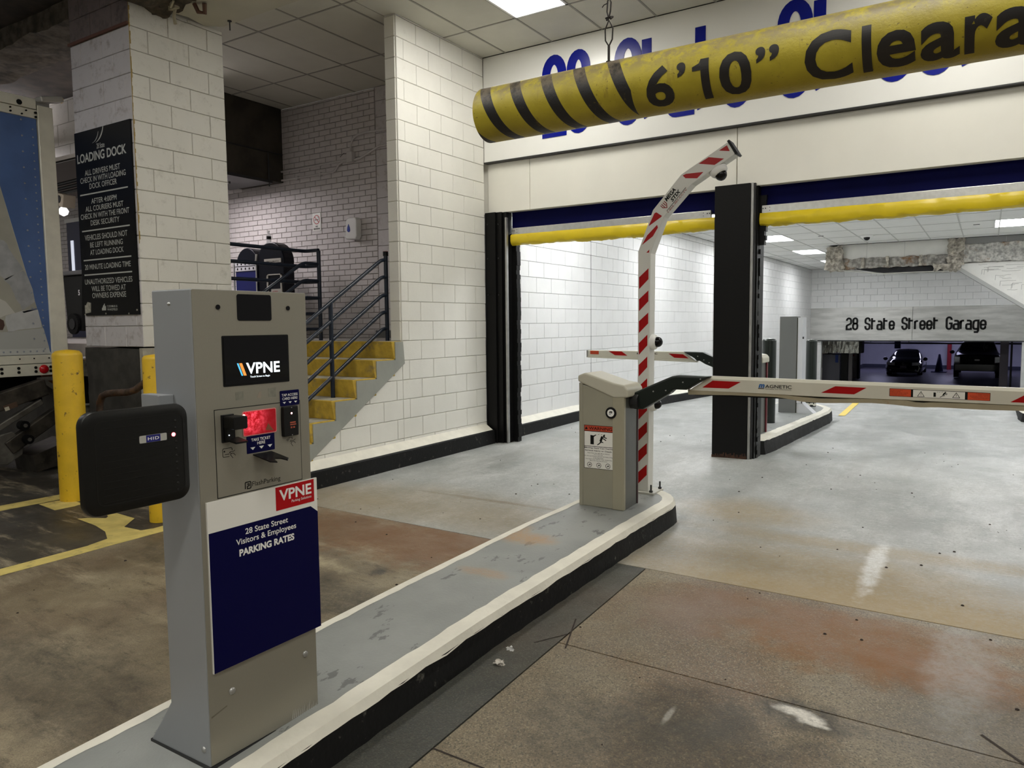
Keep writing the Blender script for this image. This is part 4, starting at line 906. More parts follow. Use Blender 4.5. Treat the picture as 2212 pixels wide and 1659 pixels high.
arm = ob('arm', armprof([(-1.54,-.15)]+[(-1.2+i*.15,0) for i in range(30)], A1t, A1b, 4.905, .030), M_ARM, g1, smooth=True, label='white gate arm with red markings')
import bisect as _bi
BX = [-1.70,-1.406,-1.113,-.961,-.837,-.579,-.473,-.322,-.229,-.011,.178,.6,3.3]; BZ = [-.489,-.481,-.481,-.503,-.505,-.492,-.495,-.505,-.499,-.502,-.499,-.50,-.52]
TZX = [-1.70,-1.3,-1.12,-1.0,-.87,-.75,-.62,-.42,-.36,-.32,-.25,.2,3.3]; TZ = [-.452,-.452,-.452,-.466,-.474,-.471,-.463,-.452,-.468,-.476,-.468,-.462,-.475]
def lerp(X, Z, x):
    i = max(0, min(len(X)-2, _bi.bisect(X, x)-1)); return Z[i]+(Z[i+1]-Z[i])*(x-X[i])/(X[i+1]-X[i])
q_ = MB(); n = 120; k = 6
for i in range(n+1):
    x = -1.70+4.9*(i/n)**1.4
    zt, zb2 = lerp(TZX,TZ,x), lerp(BZ and BX,BZ,x)
    y = 4.905+ (.008*mnoise.noise(Vector((x*3,0,0))))
    for yy, z in ((y-.027,zt-.004),(y-.012,zt),(y+.022,zt),(y+.026,zb2+.008),(y+.010,zb2),(y-.022,zb2+.003)): q_.v.append((x,yy,z))
q_.f = [(i*k+j,i*k+(j+1)%k,(i+1)*k+(j+1)%k,(i+1)*k+j) for i in range(n) for j in range(k)] + [tuple(range(k)), tuple(range(n*k,(n+1)*k))]
ob('rubber_edge', q_, M_ARMRUB, g1, smooth=True, label='bowed beige rubber edge')
ob('slot', MB().box(-1.66,3.2,4.895,4.915,-.488,-.44), M_INK, g1)  # dark strip added so the shade inside the arm's slot shows
fa = FY(4.875)
def apara(pts, m, name, lift=.0012, parent=None):
    return ob(name, MB().prism(pts, fa, -.001, lift), m, parent or arm)
for pts in ([(-1.600,-.434),(-1.423,-.434),(-1.345,-.388),(-1.530,-.385)], [(-.855,-.438),(-.668,-.440),(-.601,-.398),(-.774,-.395)], [(.115,-.4495),(.30,-.451),(.37,-.410),(.175,-.410)], [(1.1,-.455),(1.28,-.456),(1.35,-.415),(1.17,-.415)]): apara(pts, M_REDR, 'red_marking')
q_ = text_mb(MB(), fa, 'AGNETIC', -1.190,-1.028,-.421,-.400, .002, bold=.012); q_.prism([(-1.235,-.4275),(-1.198,-.4275),(-1.196,-.4235),(-1.233,-.4235)], fa, 0, .002); text_mb(q_, fa, 'ACCESS TO PROGRESS', -1.190,-1.03,-.4305,-.4255, .002); ob('logo', q_, M_INK, arm)
q_ = text_mb(MB(), fa, 'm', -1.232,-1.193,-.421,-.397, .0022, bold=.05, shear=.25); ob('logo', q_, mat('logo_blue', (.02,.12,.36), .4), arm)
st_ = ob('caution_strip', MB().prism([(-.478,-.442),(.022,-.448),(.022,-.403),(-.478,-.396)], fa, -.001, .001), M_INK, arm, label='orange and white caution strip')
ob('orange_field', MB().prism([(-.475,-.4395),(-.366,-.441),(-.366,-.4),(-.475,-.3985)], fa, .001, .0014), mat('caution_orange', (.62,.075,.02), .35), st_)
ob('orange_field', MB().prism([(-.085,-.4455),(.0195,-.4465),(.0195,-.4055),(-.085,-.4045)], fa, .001, .0014), mat('caution_orange', (.62,.075,.02), .35), st_)
ob('white_field', MB().prism([(-.355,-.4415),(-.098,-.4445),(-.098,-.404),(-.355,-.4)], fa, .001, .0014), M_WHITES, st_)
q_ = MB()
for i,z in enumerate((-.407,-.4135,-.421,-.4285,-.435)):
    text_mb(q_, fa, ('CAUTION','KEEP CLEAR','VEHICLES ONLY GATE','MOVING GATE CAN','CAUSE INJURY')[i], -.470, -.470+(.06,.05,.09,.08,.07)[i], z-.002, z+.002, .0016)
    text_mb(q_, fa, ('CAUTION','KEEP CLEAR','VEHICLES ONLY GATE','MOVING GATE CAN','CAUSE INJURY')[i], .014-(.06,.05,.09,.08,.07)[i], .014, z-.005, z-.001, .0016)
for u in (-.315,-.140):
    tri = [(u-.017,-.437),(u+.017,-.4375),(u,-.409),(u-.017,-.437)]; stroke_mb(q_, fa, [tri], 0,0,1,1,.0028,.0014,.0018); stroke_mb(q_, fa, [[(u,-.431),(u,-.417)]], 0,0,1,1,.0022,.0014,.0018)
q_.prism([(-.252,-.436),(-.240,-.436),(-.240,-.412),(-.252,-.411)], fa, .0014, .0018)
for u in (-.235,-.225,-.213): q_.prism([(u,-.411),(u+.006,-.409),(u+.007,-.4065),(u+.001,-.4085)], fa, .0014, .0018)
stroke_mb(q_, fa, [[(-.196,-.412),(-.204,-.424)]], 0,0,1,1,.008,.0014,.0018); stroke_mb(q_, fa, [[(-.198,-.412),(-.183,-.418)],[(-.199,-.416),(-.186,-.423)],[(-.204,-.424),(-.196,-.428),(-.206,-.43)],[(-.205,-.424),(-.209,-.431),(-.220,-.438)]], 0,0,1,1,.003,.0014,.0018); q_.prism(circ(-.193,-.4085,.0035,10), fa, .0014, .0018)
ob('caution_print', q_, M_INK, st_)
# second gate machine on the far island, arm pointing left
g2 = gate_machine(-2.33,-2.03,8.15,8.40,-1.225,-.470,-.395,'white barrier gate cabinet half hidden behind the black door post')
f = FY(8.15)
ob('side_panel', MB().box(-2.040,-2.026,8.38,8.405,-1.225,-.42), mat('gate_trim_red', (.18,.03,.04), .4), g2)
q_ = MB().prism([(-2.135,-1.03),(-2.085,-1.03),(-2.085,-.80),(-2.135,-.80)], f, .006, .008); ob('sticker', q_, M_WHITES, g2)
q_ = MB(); stroke_mb(q_, f, [[(-2.133,-1.028),(-2.087,-1.028),(-2.087,-.802),(-2.133,-.802),(-2.133,-1.028)],[(-2.12,-.85),(-2.10,-.85)],[(-2.12,-.90),(-2.10,-.89)],[(-2.12,-.95),(-2.10,-.95)]], 0,0,1,1,.005,.008,.009); ob('sticker_print', q_, M_INK, g2)
q_ = MB().prism([(-2.12,-1.18),(-2.06,-1.18),(-2.06,-1.13),(-2.12,-1.13)], f, .006, .008); ob('sticker', q_, M_WHITES, g2)
q_ = MB().prism([(-2.33,-.62),(-2.33,-.47),(-2.585,-.384),(-2.70,-.334),(-2.925,-.330),(-2.79,-.405),(-2.765,-.432),(-2.73,-.432),(-2.665,-.468),(-2.585,-.498)], FY(8.25), -.05, .04)
h2 = ob('arm_hub', q_, M_HUB, g2, bevel=.01, label='dark green arm hub')
q_ = MB(); 
for x,z in ((-2.68,-.42),(-2.62,-.45),(-2.75,-.38)): q_.cyl((x,8.21,z),(x,8.205,z),.006,n=8)
ob('bolt', q_, M_STEEL, h2)
q_ = MB().prism([(-4.152,-.402),(-2.79,-.436),(-2.93,-.332),(-4.152,-.327)], FY(8.25), -.055, 0); a2 = ob('arm', q_, M_ARM, g2, bevel=.008, label='white gate arm with red markings')
ob('rubber_edge', MB().prism([(-4.152,-.418),(-2.772,-.452),(-2.772,-.432),(-4.152,-.399)], FY(8.25), -.05, .004), M_ARM, g2, bevel=.004)
f2 = FY(8.25)
ob('end_cap', MB().prism([(-4.165,-.414),(-4.15,-.414),(-4.15,-.328),(-4.165,-.328)], f2, -.055, .004), M_STEEL, g2)
for pts in ([(-3.785,-.384),(-3.622,-.388),(-3.697,-.338),(-3.87,-.335)], [(-3.04,-.402),(-2.868,-.408),(-2.936,-.362),(-3.11,-.355)]): ob('red_marking', MB().prism(pts, f2, 0, .002), M_REDR, a2)
ob('reflector', MB().prism([(-4.115,-.375),(-4.0,-.377),(-4.0,-.334),(-4.115,-.333)], f2, 0, .003), mat('orange_reflector', (.50,.05,.015), .2), a2)
q_ = text_mb(MB(), f2, 'MAGNETIC', -3.50,-3.245,-.369,-.349, .002, bold=.02); ob('logo', q_, M_INK, a2)
# ------------------------------------------------------------------ camera pole with striped front
pole = thing('camera_pole', (-2.18,5.32,-1.28), 'tall white camera pole with red stripes and a bent top', 'pole')
cl = [(-2.222,-1.279),(-2.222,.53),(-2.107,.825),(-1.895,1.057),(-1.560,1.240)]     # outer edge of the front face
cr2 = [(-2.135,-1.279),(-2.124,.512),(-2.025,.768),(-1.819,.980),(-1.512,1.152)]
q_ = MB(); yb0, yb1 = 5.25, 5.35
vs = []
for (a,b),(c,d) in zip(cl, cr2): vs += [(a,yb0,b),(c,yb0,d),(c,yb1,d),(a,yb1,b)]
q_.add(vs, [(i*4+k,i*4+(k+1)%4,(i+1)*4+(k+1)%4,(i+1)*4+k) for i in range(4) for k in range(4)] + [(0,1,2,3),(19,18,17,16)])
ob('post', q_, mat('pole_white', (.66,.655,.61), .38, bump=.1, bs=200), pole, bevel=.003)
q_ = MB().add([(a,y,b) for (a,b) in ((-1.568,1.246),(-1.506,1.147),(-1.492,1.155),(-1.554,1.254)) for y in (yb0-.004,yb1+.004)], [(0,2,4,6),(1,7,5,3),(0,1,3,2),(2,3,5,4),(4,5,7,6),(6,7,1,0)]); ob('end_cap', q_, M_BLACK, pole)
fp = FY(yb0)
zs_ = []; z = -1.22
while z < .50: zs_.append(z); z += .1635
for z in zs_: ob('red_stripe', MB().prism([(-2.213,z),(-2.145,z+.072),(-2.145,z+.152),(-2.213,z+.088)] if z < -.2 else [(-2.213,z),(-2.139,z+.072),(-2.139,z+.152),(-2.213,z+.088)], fp, .0, .0015), M_REDR, pole) if z < .36 else None
for pts in ([(-2.157,.518),(-2.135,.518),(-2.133,.54)], [(-2.191,.577),(-2.106,.635),(-2.067,.695),(-2.074,.715),(-2.150,.645)], [(-2.140,.71),(-2.045,.768),(-2.036,.776),(-2.080,.806),(-2.095,.800)],
            [(-1.862,1.027),(-1.777,1.017),(-1.732,1.056),(-1.858,1.057),(-1.883,1.048)], [(-1.767,1.117),(-1.653,1.095),(-1.587,1.130),(-1.695,1.153)], [(-1.623,1.189),(-1.548,1.176),(-1.568,1.218)]):
    ob('red_stripe', MB().prism(pts, fp, 0, .0015), M_REDR, pole)
ft = Frame((-2.02,yb0,.852), (.675,0,.738), (-.738,0,.675))
q_ = text_mb(MB(), ft, 'MEGA', .03,.135,.0,.030, .002, bold=.04, shear=.2); text_mb(q_, ft, 'STIX', .055,.150,-.036,-.008, .002, bold=.04, shear=.2); q_.prism([(-.02,-.046),(.19,-.046),(.19,-.043),(-.02,-.043)], ft, 0, .002); ob('logo', q_, M_INK, pole)
q_ = text_mb(MB(), ft, '1-866-301-CCTV', -.02,.185,-.064,-.050, .002, bold=.01); stroke_mb(q_, ft, [[(-.02,.02),(-.02,-.005),(.0,-.028),(.02,-.005),(.02,.02)],[(-.008,.02),(-.008,-.015)],[(.006,.02),(.006,-.012)]], 0,0,1,1,.006,.0,.002); ob('logo', q_, mat('logo_maroon', (.25,.02,.02), .4), pole)
ob('base_plate', MB().box(-2.26,-2.07,5.20,5.40,-1.288,-1.272), mat('pole_base', (.5,.49,.44), .5), pole, bevel=.002)
for x,y in ((-2.24,5.22),(-2.10,5.225),(-2.09,5.38)):
    q_ = MB().cyl((x,y,-1.272),(x,y,-1.215),.007,n=8); q_.cyl((x,y,-1.272),(x,y,-1.258),.014,n=6); ob('anchor_bolt', q_, M_DARKM, pole)
def dome(loc, axis, label, parent=None, r=.055, cat='security camera', k=.68):
    t = thing('dome_camera', loc, label, cat); c = Vector(loc); a = Vector(axis).normalized()
    q_ = MB().lathe(c, [(r,0),(r,.018),(r*.95,.030),(r*.8,.040),(r*.72,.042)], 24, a); ob('housing', q_, M_WHITE, t, smooth=True)
    R2 = r*k; q_ = MB().lathe(c+a*.040, [(R2,0)]+[(R2*math.cos(x_), .006+R2*math.sin(x_)) for x_ in [i*math.pi/16 for i in range(0,9)]], 24, a); ob('dome', q_, M_GLASS, t, smooth=True)
    return t
dome((-1.645,5.30,1.072), (.5,-.05,-.86), 'small white dome camera hanging under the bent top of the camera pole', r=.062)
dome((-2.130,5.30,-.143), (1,-.05,0), 'small white dome camera on the right side of the camera pole at head height', r=.058)
dome((-2.133,5.30,-.61), (1,-.05,0), 'small white dome camera on the camera pole hidden behind the near gate arm', r=.055)
dome((-2.15,16.84,CR-.003), (0,0,-1), 'white dome camera on the ramp ceiling in front of the damaged beam', r=.12, k=.5)
# ------------------------------------------------------------------ things on the far island
def bollard(x, y, r, h, m, label, z=None, cap='dome', base=None, group=None):
    z = zf(x,y) if z is None else z
    t = thing('bollard', (x,y,z), label, 'bollard', group)
    prof = [(r*1.0,0),(r,h-r*.45),(r*.97,h-r*.3),(r*.80,h-r*.12),(r*.45,h-.005),(0,h)]
    ob('post', MB().lathe((x,y,z), prof, 32), m, t, smooth=True)
    return t
M_GRN = mat('dark_green_black_sleeve', (.010,.016,.013), .25)
bz = zf(-2.25,9.4)+.17
bollard(-2.25,9.38,.083,abs(bz+.20),M_GRN,'near-black bollard between the far gate cabinet and the tall grey cabinet', z=bz)
bz = zf(-2.3,12.0)+.17
b3 = bollard(-2.262,12.05,.080,abs(bz+.27),M_GRN,'near-black bollard to the right of the tall grey cabinet', z=bz)
q_ = MB()
for i in range(24): a = i*.262; q_.obox((-2.262+.082*math.cos(a),12.05+.082*math.sin(a),bz+.02+random.uniform(0,.03)), (-math.sin(a),math.cos(a),0),(math.cos(a),math.sin(a),0),(0,0,1), .02,.003,random.uniform(.02,.05))
ob('scuffed_foot', q_, M_KERBW, b3)
kz2 = zf(-2.35,10.9)+.172
k2 = thing('equipment_cabinet', (-2.33,10.95,kz2), 'tall plain grey cabinet with a sloping foot on the far island', 'kiosk')
q_ = MB().prism([(10.83,kz2),(10.83,.07),(11.05,.07),(11.05,kz2)], FX(-2.23), -.23, 0); ob('cabinet', q_, mat('cabinet_dark_grey', (.17,.175,.17), .4, .2), k2, bevel=.004)
q_ = MB().box(-2.222,-2.155,10.84,11.08,kz2+.14,.055); ob('door', q_, mat('cabinet_light_grey', (.66,.67,.69), .35, .2), k2, bevel=.004)
ob('door_gap', MB().box(-2.231,-2.221,10.835,11.06,kz2,.05), mat('olive_gap', (.03,.03,.012), .6), k2)
q_ = MB().prism([(-2.235,kz2+.13),(-2.155,kz2+.15),(-1.99,kz2+.002),(-2.06,kz2+.0),(-2.235,kz2)], FY(10.85), -.2, 0); ob('foot', q_, mat('cabinet_light_grey', (.66,.67,.69), .35, .2), k2)
q_ = MB(); q_.box(-2.155,-2.14,10.83,10.86,-.24,-.21); q_.box(-2.155,-2.145,10.83,10.85,kz2+.14,kz2+.17); ob('latch', q_, M_DARKM, k2)
# ------------------------------------------------------------------ metal sign on the far wall
gs = thing('garage_sign', (-2,26.9,-.64), 'long brushed metal sign reading 28 State Street Garage across the far wall', 'sign')
t = NT('brushed_sign_metal'); cN = t.mix(t.ramp(t.noise(1.2, 5, .6, stretch=(1,1,6)), .35, .65), (.46,.46,.44), (.62,.615,.59)); M_BRUSH = t.out(cN, t.ramp(t.noise(2, 5, .6, stretch=(1,1,9), off=4), .3, .7, .28, .48), .55)
for a, b in ((-5.105,-2.045),(-2.037,1.4),(1.408,3.9)): ob('sheet', MB().box(a,b,26.86,26.912,-.637,.432), M_BRUSH, gs, bevel=.004)
ob('lettering', sign_text(MB(), FY(26.86), '28 State Street Garage', -3.99,-.05,-.305,.42,.058,.002,.02, gap=.30, sp=.85), M_INK, gs)
ob('top_rail', MB().box(-5.1,3.9,26.84,26.912,.432,.452), M_WHITE, gs)
ob('soffit_edge', MB().box(-5.1,3.9,26.82,26.92,-.668,-.638), M_DARKM, gs)
# ------------------------------------------------------------------ damaged beam over the ramp
def rough_box(x0,x1,y0,y1,z0,z1,amp,sc,nx=30,ny=6,nz=5,seed=0):
    bm = bmesh.new(); bmesh.ops.create_cube(bm, size=1)
    q_ = MB()
    def grid(o,u,v,a,b):
        base = len(q_.v)
        for j in range(b+1):
            for i in range(a+1): q_.v.append(tuple(Vector(o)+Vector(u)*i/a+Vector(v)*j/b))
        q_.f.extend((base+j*(a+1)+i, base+j*(a+1)+i+1, base+(j+1)*(a+1)+i+1, base+(j+1)*(a+1)+i) for j in range(b) for i in range(a))
    X,Y,Z = (x1-x0,0,0),(0,y1-y0,0),(0,0,z1-z0)
    grid((x0,y0,z0),X,Z,nx,nz); grid((x0,y1,z0),X,Z,nx,nz); grid((x0,y0,z0),X,Y,nx,ny); grid((x0,y0,z1),X,Y,nx,ny); grid((x0,y0,z0),Y,Z,ny,nz); grid((x1,y0,z0),Y,Z,ny,nz)
    bm.free(); out = []
    for v in q_.v:
        p = Vector(v); s = Vector((p.x*sc+seed, p.y*sc, p.z*sc))
        n_ = Vector((mnoise.noise(s), mnoise.noise(s+Vector((7,3,1))), mnoise.noise(s+Vector((2,9,4)))))
        n2 = Vector((mnoise.noise(s*3.1), mnoise.noise(s*3.1+Vector((7,3,1))), mnoise.noise(s*3.1+Vector((2,9,4)))))
        out.append(tuple(p+n_*amp+n2*amp*.5))
    q_.v = out; return q_
bmr = thing('damaged_beam', (-1.3,18.9,1.3), 'crumbling fireproofed beam hanging from the ramp ceiling', 'beam')
ob('casing', MB().box(-3.0,-.70,18.70,18.74,1.40,1.733), M_PLASTER, bmr, label='white casing board')
ob('casing', MB().box(-.52,3.6,18.70,18.74,1.60,1.733), mat('grey_board', (.33,.33,.32), .7), bmr)
q_ = MB()
for x in (-2.38,-1.62,.25,1.1): q_.box(x-.004,x+.004,18.697,18.70,1.41 if x < 0 else 1.6,1.73)
ob('casing_joint', q_, M_TBARIN, bmr)
ob('fireproofing', rough_box(-3.15,-.68,18.66,19.2,1.185,1.41,.03,6,110,8,10), M_FIRE, bmr, smooth=True, label='sprayed fireproofing, grey and rust stained')
ob('fireproofing', rough_box(-.70,3.6,18.64,19.2,1.215,1.60,.025,7,150,8,14,3), mat('sprayed_fireproofing_light', (.42,.41,.38), .95, var=.4, vs=16, bump=1., bs=26, dirt=(.22,.12,.05), dirt_s=2, dirt_lo=.55, dirt_hi=.7), bmr, smooth=True)
ob('broken_end', rough_box(-3.22,-2.86,18.55,19.15,1.17,1.70,.055,7,16,10,18,5), mat('crumbled_plaster', (.36,.33,.28), .95, var=.5, vs=12, bump=1., bs=18), bmr, label='broken beam end')
ob('broken_joint', rough_box(-.78,-.50,18.58,19.0,1.19,1.72,.06,8,14,8,20,8), mat('crumbled_plaster', (.36,.33,.28), .95), bmr)
for x in (-2.45,-1.95,-1.30): ob('hanger_strap', rough_box(x-.03,x+.03,18.60,18.68,1.19,1.42,.012,20,4,3,10,x), mat('crumbled_plaster', (.36,.33,.28), .95), bmr)
q_ = MB(); q_.add([(-2.6,18.72,1.18),(-2.0,18.66,1.06),(-.75,18.66,1.05),(-.75,18.72,1.18),(-2.6,19.1,1.18),(-2.0,19.1,1.06),(-.75,19.1,1.05),(-.75,19.1,1.18)], [(0,1,2,3),(4,7,6,5),(0,4,5,1),(1,5,6,2),(2,6,7,3),(3,7,4,0)]); ob('soffit_void', q_, mat('dark_cavity', (.025,.024,.026), .9, bump=.8, bs=20), bmr)
q_ = MB().tube([(-2.95,18.62,1.165),(-2.3,18.60,1.075),(-2.0,18.60,1.045),(-1.4,18.6,1.05),(-.75,18.62,1.045)], .014, 6); q_.tube([(-2.02,18.6,1.05),(-1.98,18.6,.93)], .004, 5); q_.tube([(-2.15,18.6,1.06),(-2.16,18.6,1.0)], .003, 5); ob('torn_lath', q_, mat('torn_lath', (.45,.44,.40), .8), bmr)
ob('rubble_clump', rough_box(-1.05,-.55,18.58,18.95,1.07,1.2,.05,9,16,8,6,11), mat('crumbled_plaster', (.36,.33,.28), .95), bmr)
stw = thing('sloped_wall', (1.2,18.9,.6), 'white plastered stair wall with a diagonal lower edge under the damaged beam', 'wall')
q_ = MB().prism([(-.62,1.20),(-.55,1.10),(.62,.27),(3.6,-1.85),(3.6,1.25)], FY(18.75), -.25, 0); ob('face', q_, M_PLASTER, stw)
q_ = MB().prism([(-.70,1.135),(-.60,1.06),(.62,.205),(3.6,-1.92),(3.6,-1.85),(.62,.285),(-.56,1.125)], FY(18.75), -.27, .05); ob('steel_channel', q_, mat('channel_grey', (.36,.36,.345), .5, .2), stw)
q_ = MB(); random.seed(3)
for i in range(26):
    z = random.uniform(.45,1.15); x0_ = random.uniform(-.3,.8)
    if z < 1.14-.71*(x0_+.6)+.08: z = 1.2-.71*(x0_+.6)+random.uniform(.12,.3)
    L_ = random.uniform(.08,.35); zz_ = z
    q_.tube([(x0_+L_*k/4, 18.748, zz_+random.uniform(-.006,.006)) for k in range(5)], .003, 4)
    if i % 2: q_.tube([(x0_, 18.748, zz_),(x0_-.005,18.748,zz_-.1)], .003, 4)
ob('crack', q_, mat('crack_grey', (.40,.39,.37), .9), stw)
random.seed(11)
# conduit drop on the ramp wall
cd = thing('conduit_box', (-5.08,18.6,.9), 'small electrical box and thin conduit high on the ramp side wall', 'conduit')
q_ = MB().cyl((-5.07,18.0,1.73),(-5.07,18.0,1.22),.012,n=6); ob('conduit', q_, M_DARKM, cd)
ob('box', MB().box(-5.1,-5.02,17.93,18.05,1.0,1.22), M_DARKM, cd); ob('box', MB().box(-5.1,-5.03,18.08,18.18,1.02,1.18), mat('box_tan', (.45,.38,.2), .5), cd)
tag(ob('push_button', MB().box(-5.11,-5.07,7.95,8.0,-.30,-.20), M_STEEL, loc=(-5.09,7.97,-.25), bevel=.003), 'tiny steel button plate on the inner wall just right of the left door jamb', 'switch')
# ------------------------------------------------------------------ block pillar with the loading dock sign
pil = struct('pillar', MB().box(-7.37,-6.434,3.914,4.846,-.175,CEIL+.03), M_MORT)
blocks(pil, FX(-6.434), 3.90, 4.86, -.175, 2.87, .406, .2016, 4.279-.406, 2.636-.2016*16, M_PILR)
blocks(pil, Frame((0,3.914,0),(1,0,0),(0,0,1)), -7.385, -6.42, -.175, 2.64, .352, .2016, -7.214, 2.636-.2016*15, M_PILL)
blocks(pil, Frame((0,3.914,0),(1,0,0),(0,0,1)), -7.385, -6.42, 2.665, 3.12, .352, .2016, -7.03, 2.665, M_PILD)
ob('steel_angle', MB().box(-7.40,-6.42,3.885,3.905,2.640,2.664), mat('rusty_angle', (.14,.065,.045), .8), pil)
q_ = rough_box(-7.36,-6.47,3.88,4.86,-1.6,-.19,.012,5,14,14,16); ob('plinth', q_, mat('dark_plinth', (.045,.042,.036), .75, var=.3, vs=7, bump=.5, bs=20), pil, smooth=True, label='dark concrete base')  # plain dark part of the base, the next one is cream
ob('plinth', MB().box(-6.46,-6.41,3.88,4.87,-1.6,-.185), mat('worn_cream_concrete', (.38,.355,.29), .8, var=.2, vs=9, dirt=(.16,.13,.09), dirt_s=6, dirt_lo=.5, dirt_hi=.7), pil, label='worn cream concrete base')
q_ = MB()
for i in range(60): z = .75+i*.036; w = random.uniform(.004,.014); q_.box(-6.4185,-6.4165,3.902,3.902+w,z,z+.037)
ob('rust_streak', q_, mat('rust_streak', (.36,.25,.08), .8), pil)
# sign
fs_ = FY(3.885)
sgn = thing('loading_dock_sign', (-6.9,3.885,.12), 'tall black loading dock rules sign with white lettering on the block pillar', 'sign')
ob('board', MB().prism([(-7.368,.14),(-7.33,.12),(-6.443,.12),(-6.443,1.835),(-7.368,1.835)], fs_, -.018, 0), M_SIGNB, sgn)
q_ = MB(); TX = [('LOADING DOCK',-7.335,-6.517,1.548,1.632,.02),('ALL DRIVERS MUST',-7.215,-6.628,1.425,1.475,0),('CHECK IN WITH LOADING',-7.300,-6.545,1.361,1.411,0),('DOCK OFFICER',-7.148,-6.690,1.298,1.348,0),
 ('AFTER 4:00PM',-7.130,-6.708,1.160,1.208,0),('ALL COURIERS MUST',-7.236,-6.605,1.094,1.142,0),('CHECK IN WITH THE FRONT',-7.328,-6.518,1.027,1.076,0),('DESK SECURITY',-7.160,-6.680,.961,1.009,0),
 ('VEHICLES SHOULD NOT',-7.275,-6.565,.828,.878,0),('BE LEFT RUNNING',-7.190,-6.645,.758,.806,0),('AT LOADING DOCK',-7.196,-6.638,.688,.736,0),('20 MINUTE LOADING TIME',-7.302,-6.536,.553,.602,0),
 ('UNAUTHORIZED VEHICLES',-7.315,-6.522,.415,.464,0),('WILL BE TOWED AT',-7.205,-6.633,.347,.396,0),('OWNERS EXPENSE',-7.200,-6.633,.283,.332,0),('28 State',-6.992,-6.860,1.648,1.695,0),('CUSHMAN &',-6.955,-6.785,.192,.212,0),('WAKEFIELD',-6.955,-6.785,.162,.183,0)]
for s_, a,b,c,d,bo in TX: text_mb(q_, fs_, s_, a,b,c,d, .0012, bold=bo+.004)
ob('lettering', q_, M_GREYINK, sgn)
q_ = MB()
for z in (1.254,.917,.643,.505): q_.prism([(-7.318,z-.006),(-6.522,z-.006),(-6.522,z+.006),(-7.318,z+.006)], fs_, 0, .0015)
ob('rule_line', q_, M_GREYINK, sgn)
q_ = MB(); A_ = arc(-7.02,1.86,.155,-78,-8,10); B_ = arc(-7.07,1.90,.205,-20,-72,10); q_.prism(A_+B_, fs_, 0, .0015); A_ = arc(-7.06,1.82,.11,-88,-10,8); B_ = arc(-7.085,1.84,.135,-20,-80,8); q_.prism(A_+B_, fs_, 0, .0015)
for i, h in enumerate((.03,.05,.065,.045)): q_.prism([(-7.045+i*.018,.165),(-7.032+i*.018,.165),(-7.032+i*.018,.165+h),(-7.045+i*.018,.165+h-.01)], fs_, 0, .0015)
ob('emblem', q_, M_GREYINK, sgn)
q_ = MB()
for x,z in ((-7.34,.13),(-6.98,.135),(-6.6,.13),(-6.47,.16)): q_.cyl((x,3.886,z),(x,3.88,z),.008,n=8)
q_.prism([(-7.34,.14),(-7.24,.15),(-7.23,.24),(-7.29,.25),(-7.32,.22),(-7.34,.22)], fs_, 0, .002)
ob('peeling_patch', q_, mat('peeled_cream', (.42,.40,.33), .8, var=.3, vs=30), sgn)
# ------------------------------------------------------------------ beam casing and broken soffit above the dock
csg = struct('trim_4', MB().box(-6.30,6,3.92,4.78,2.87,2.89), M_SOFFIT)
ob('side_board', MB().box(-6.30,6,4.76,4.78,2.89,3.1), M_SOFFIT, csg); ob('side_board', MB().box(-6.30,6,3.92,3.94,2.89,3.1), M_SOFFIT, csg)
q_ = MB().add([(-6.42,4.66,2.868),(-6.30,4.78,2.87),(-6.29,4.78,2.89),(-6.29,4.1,2.87),(-6.40,4.25,2.862),(-6.36,4.45,2.865)], [(0,1,3,4,5)]); ob('torn_edge', q_, M_SOFFIT, csg)
q_ = MB().cyl((-6.12,4.72,2.87),(-6.12,4.72,2.78),.006,n=6); q_.cyl((-6.12,4.72,2.868),(-6.12,4.72,2.86),.02,n=8); ob('hanging_bolt', q_, M_DARKM, csg)
rb = thing('ceiling_rubble', (-6.3,4.2,2.9), 'broken dark rubble and torn plaster hanging where the pillar meets the ceiling', 'debris')
ob('rubble', rough_box(-6.45,-5.95,3.70,4.25,2.82,3.1,.07,4,14,14,8,21), mat('dark_rubble', (.075,.06,.042), .95, var=.5, vs=12, bump=1., bs=16), rb, smooth=True)
q_ = MB().tube([(-6.22,4.2,2.90),(-6.215,4.22,2.82),(-6.222,4.21,2.76),(-6.218,4.22,2.70)], .016, 6); q_.obox((-6.20,4.20,2.86),(1,.3,.2),(0,1,.2),(0,0,1),.07,.05,.09); q_.obox((-6.15,4.15,2.85),(1,-.3,.4),(0,1,.2),(0,0,1),.09,.02,.05); ob('torn_plaster', q_, mat('torn_plaster', (.42,.38,.27), .9), rb)
q_ = MB().tube([(-6.05,4.30,2.865),(-6.04,4.33,2.80),(-5.99,4.36,2.79),(-5.96,4.34,2.86)], .02, 8); ob('rusty_clip', q_, mat('rusty_clip', (.10,.045,.025), .6), rb)
ob('old_beam', rough_box(-16,-6.30,3.98,4.55,2.95,3.16,.035,3.2,90,8,5,31), mat('sooty_fireproofing', (.085,.07,.05), .95, var=.5, vs=9, bump=1., bs=14), csg, smooth=True)
lt = struct('wall_dock_lintel', MB().box(-13,-9.85,5.6,5.75,2.40,3.13), M_MORT)
blocks(lt, FY(5.6), -13, -9.85, 2.38, 3.13, .60, .29, -11, 2.52, M_PILR, depth=.02)
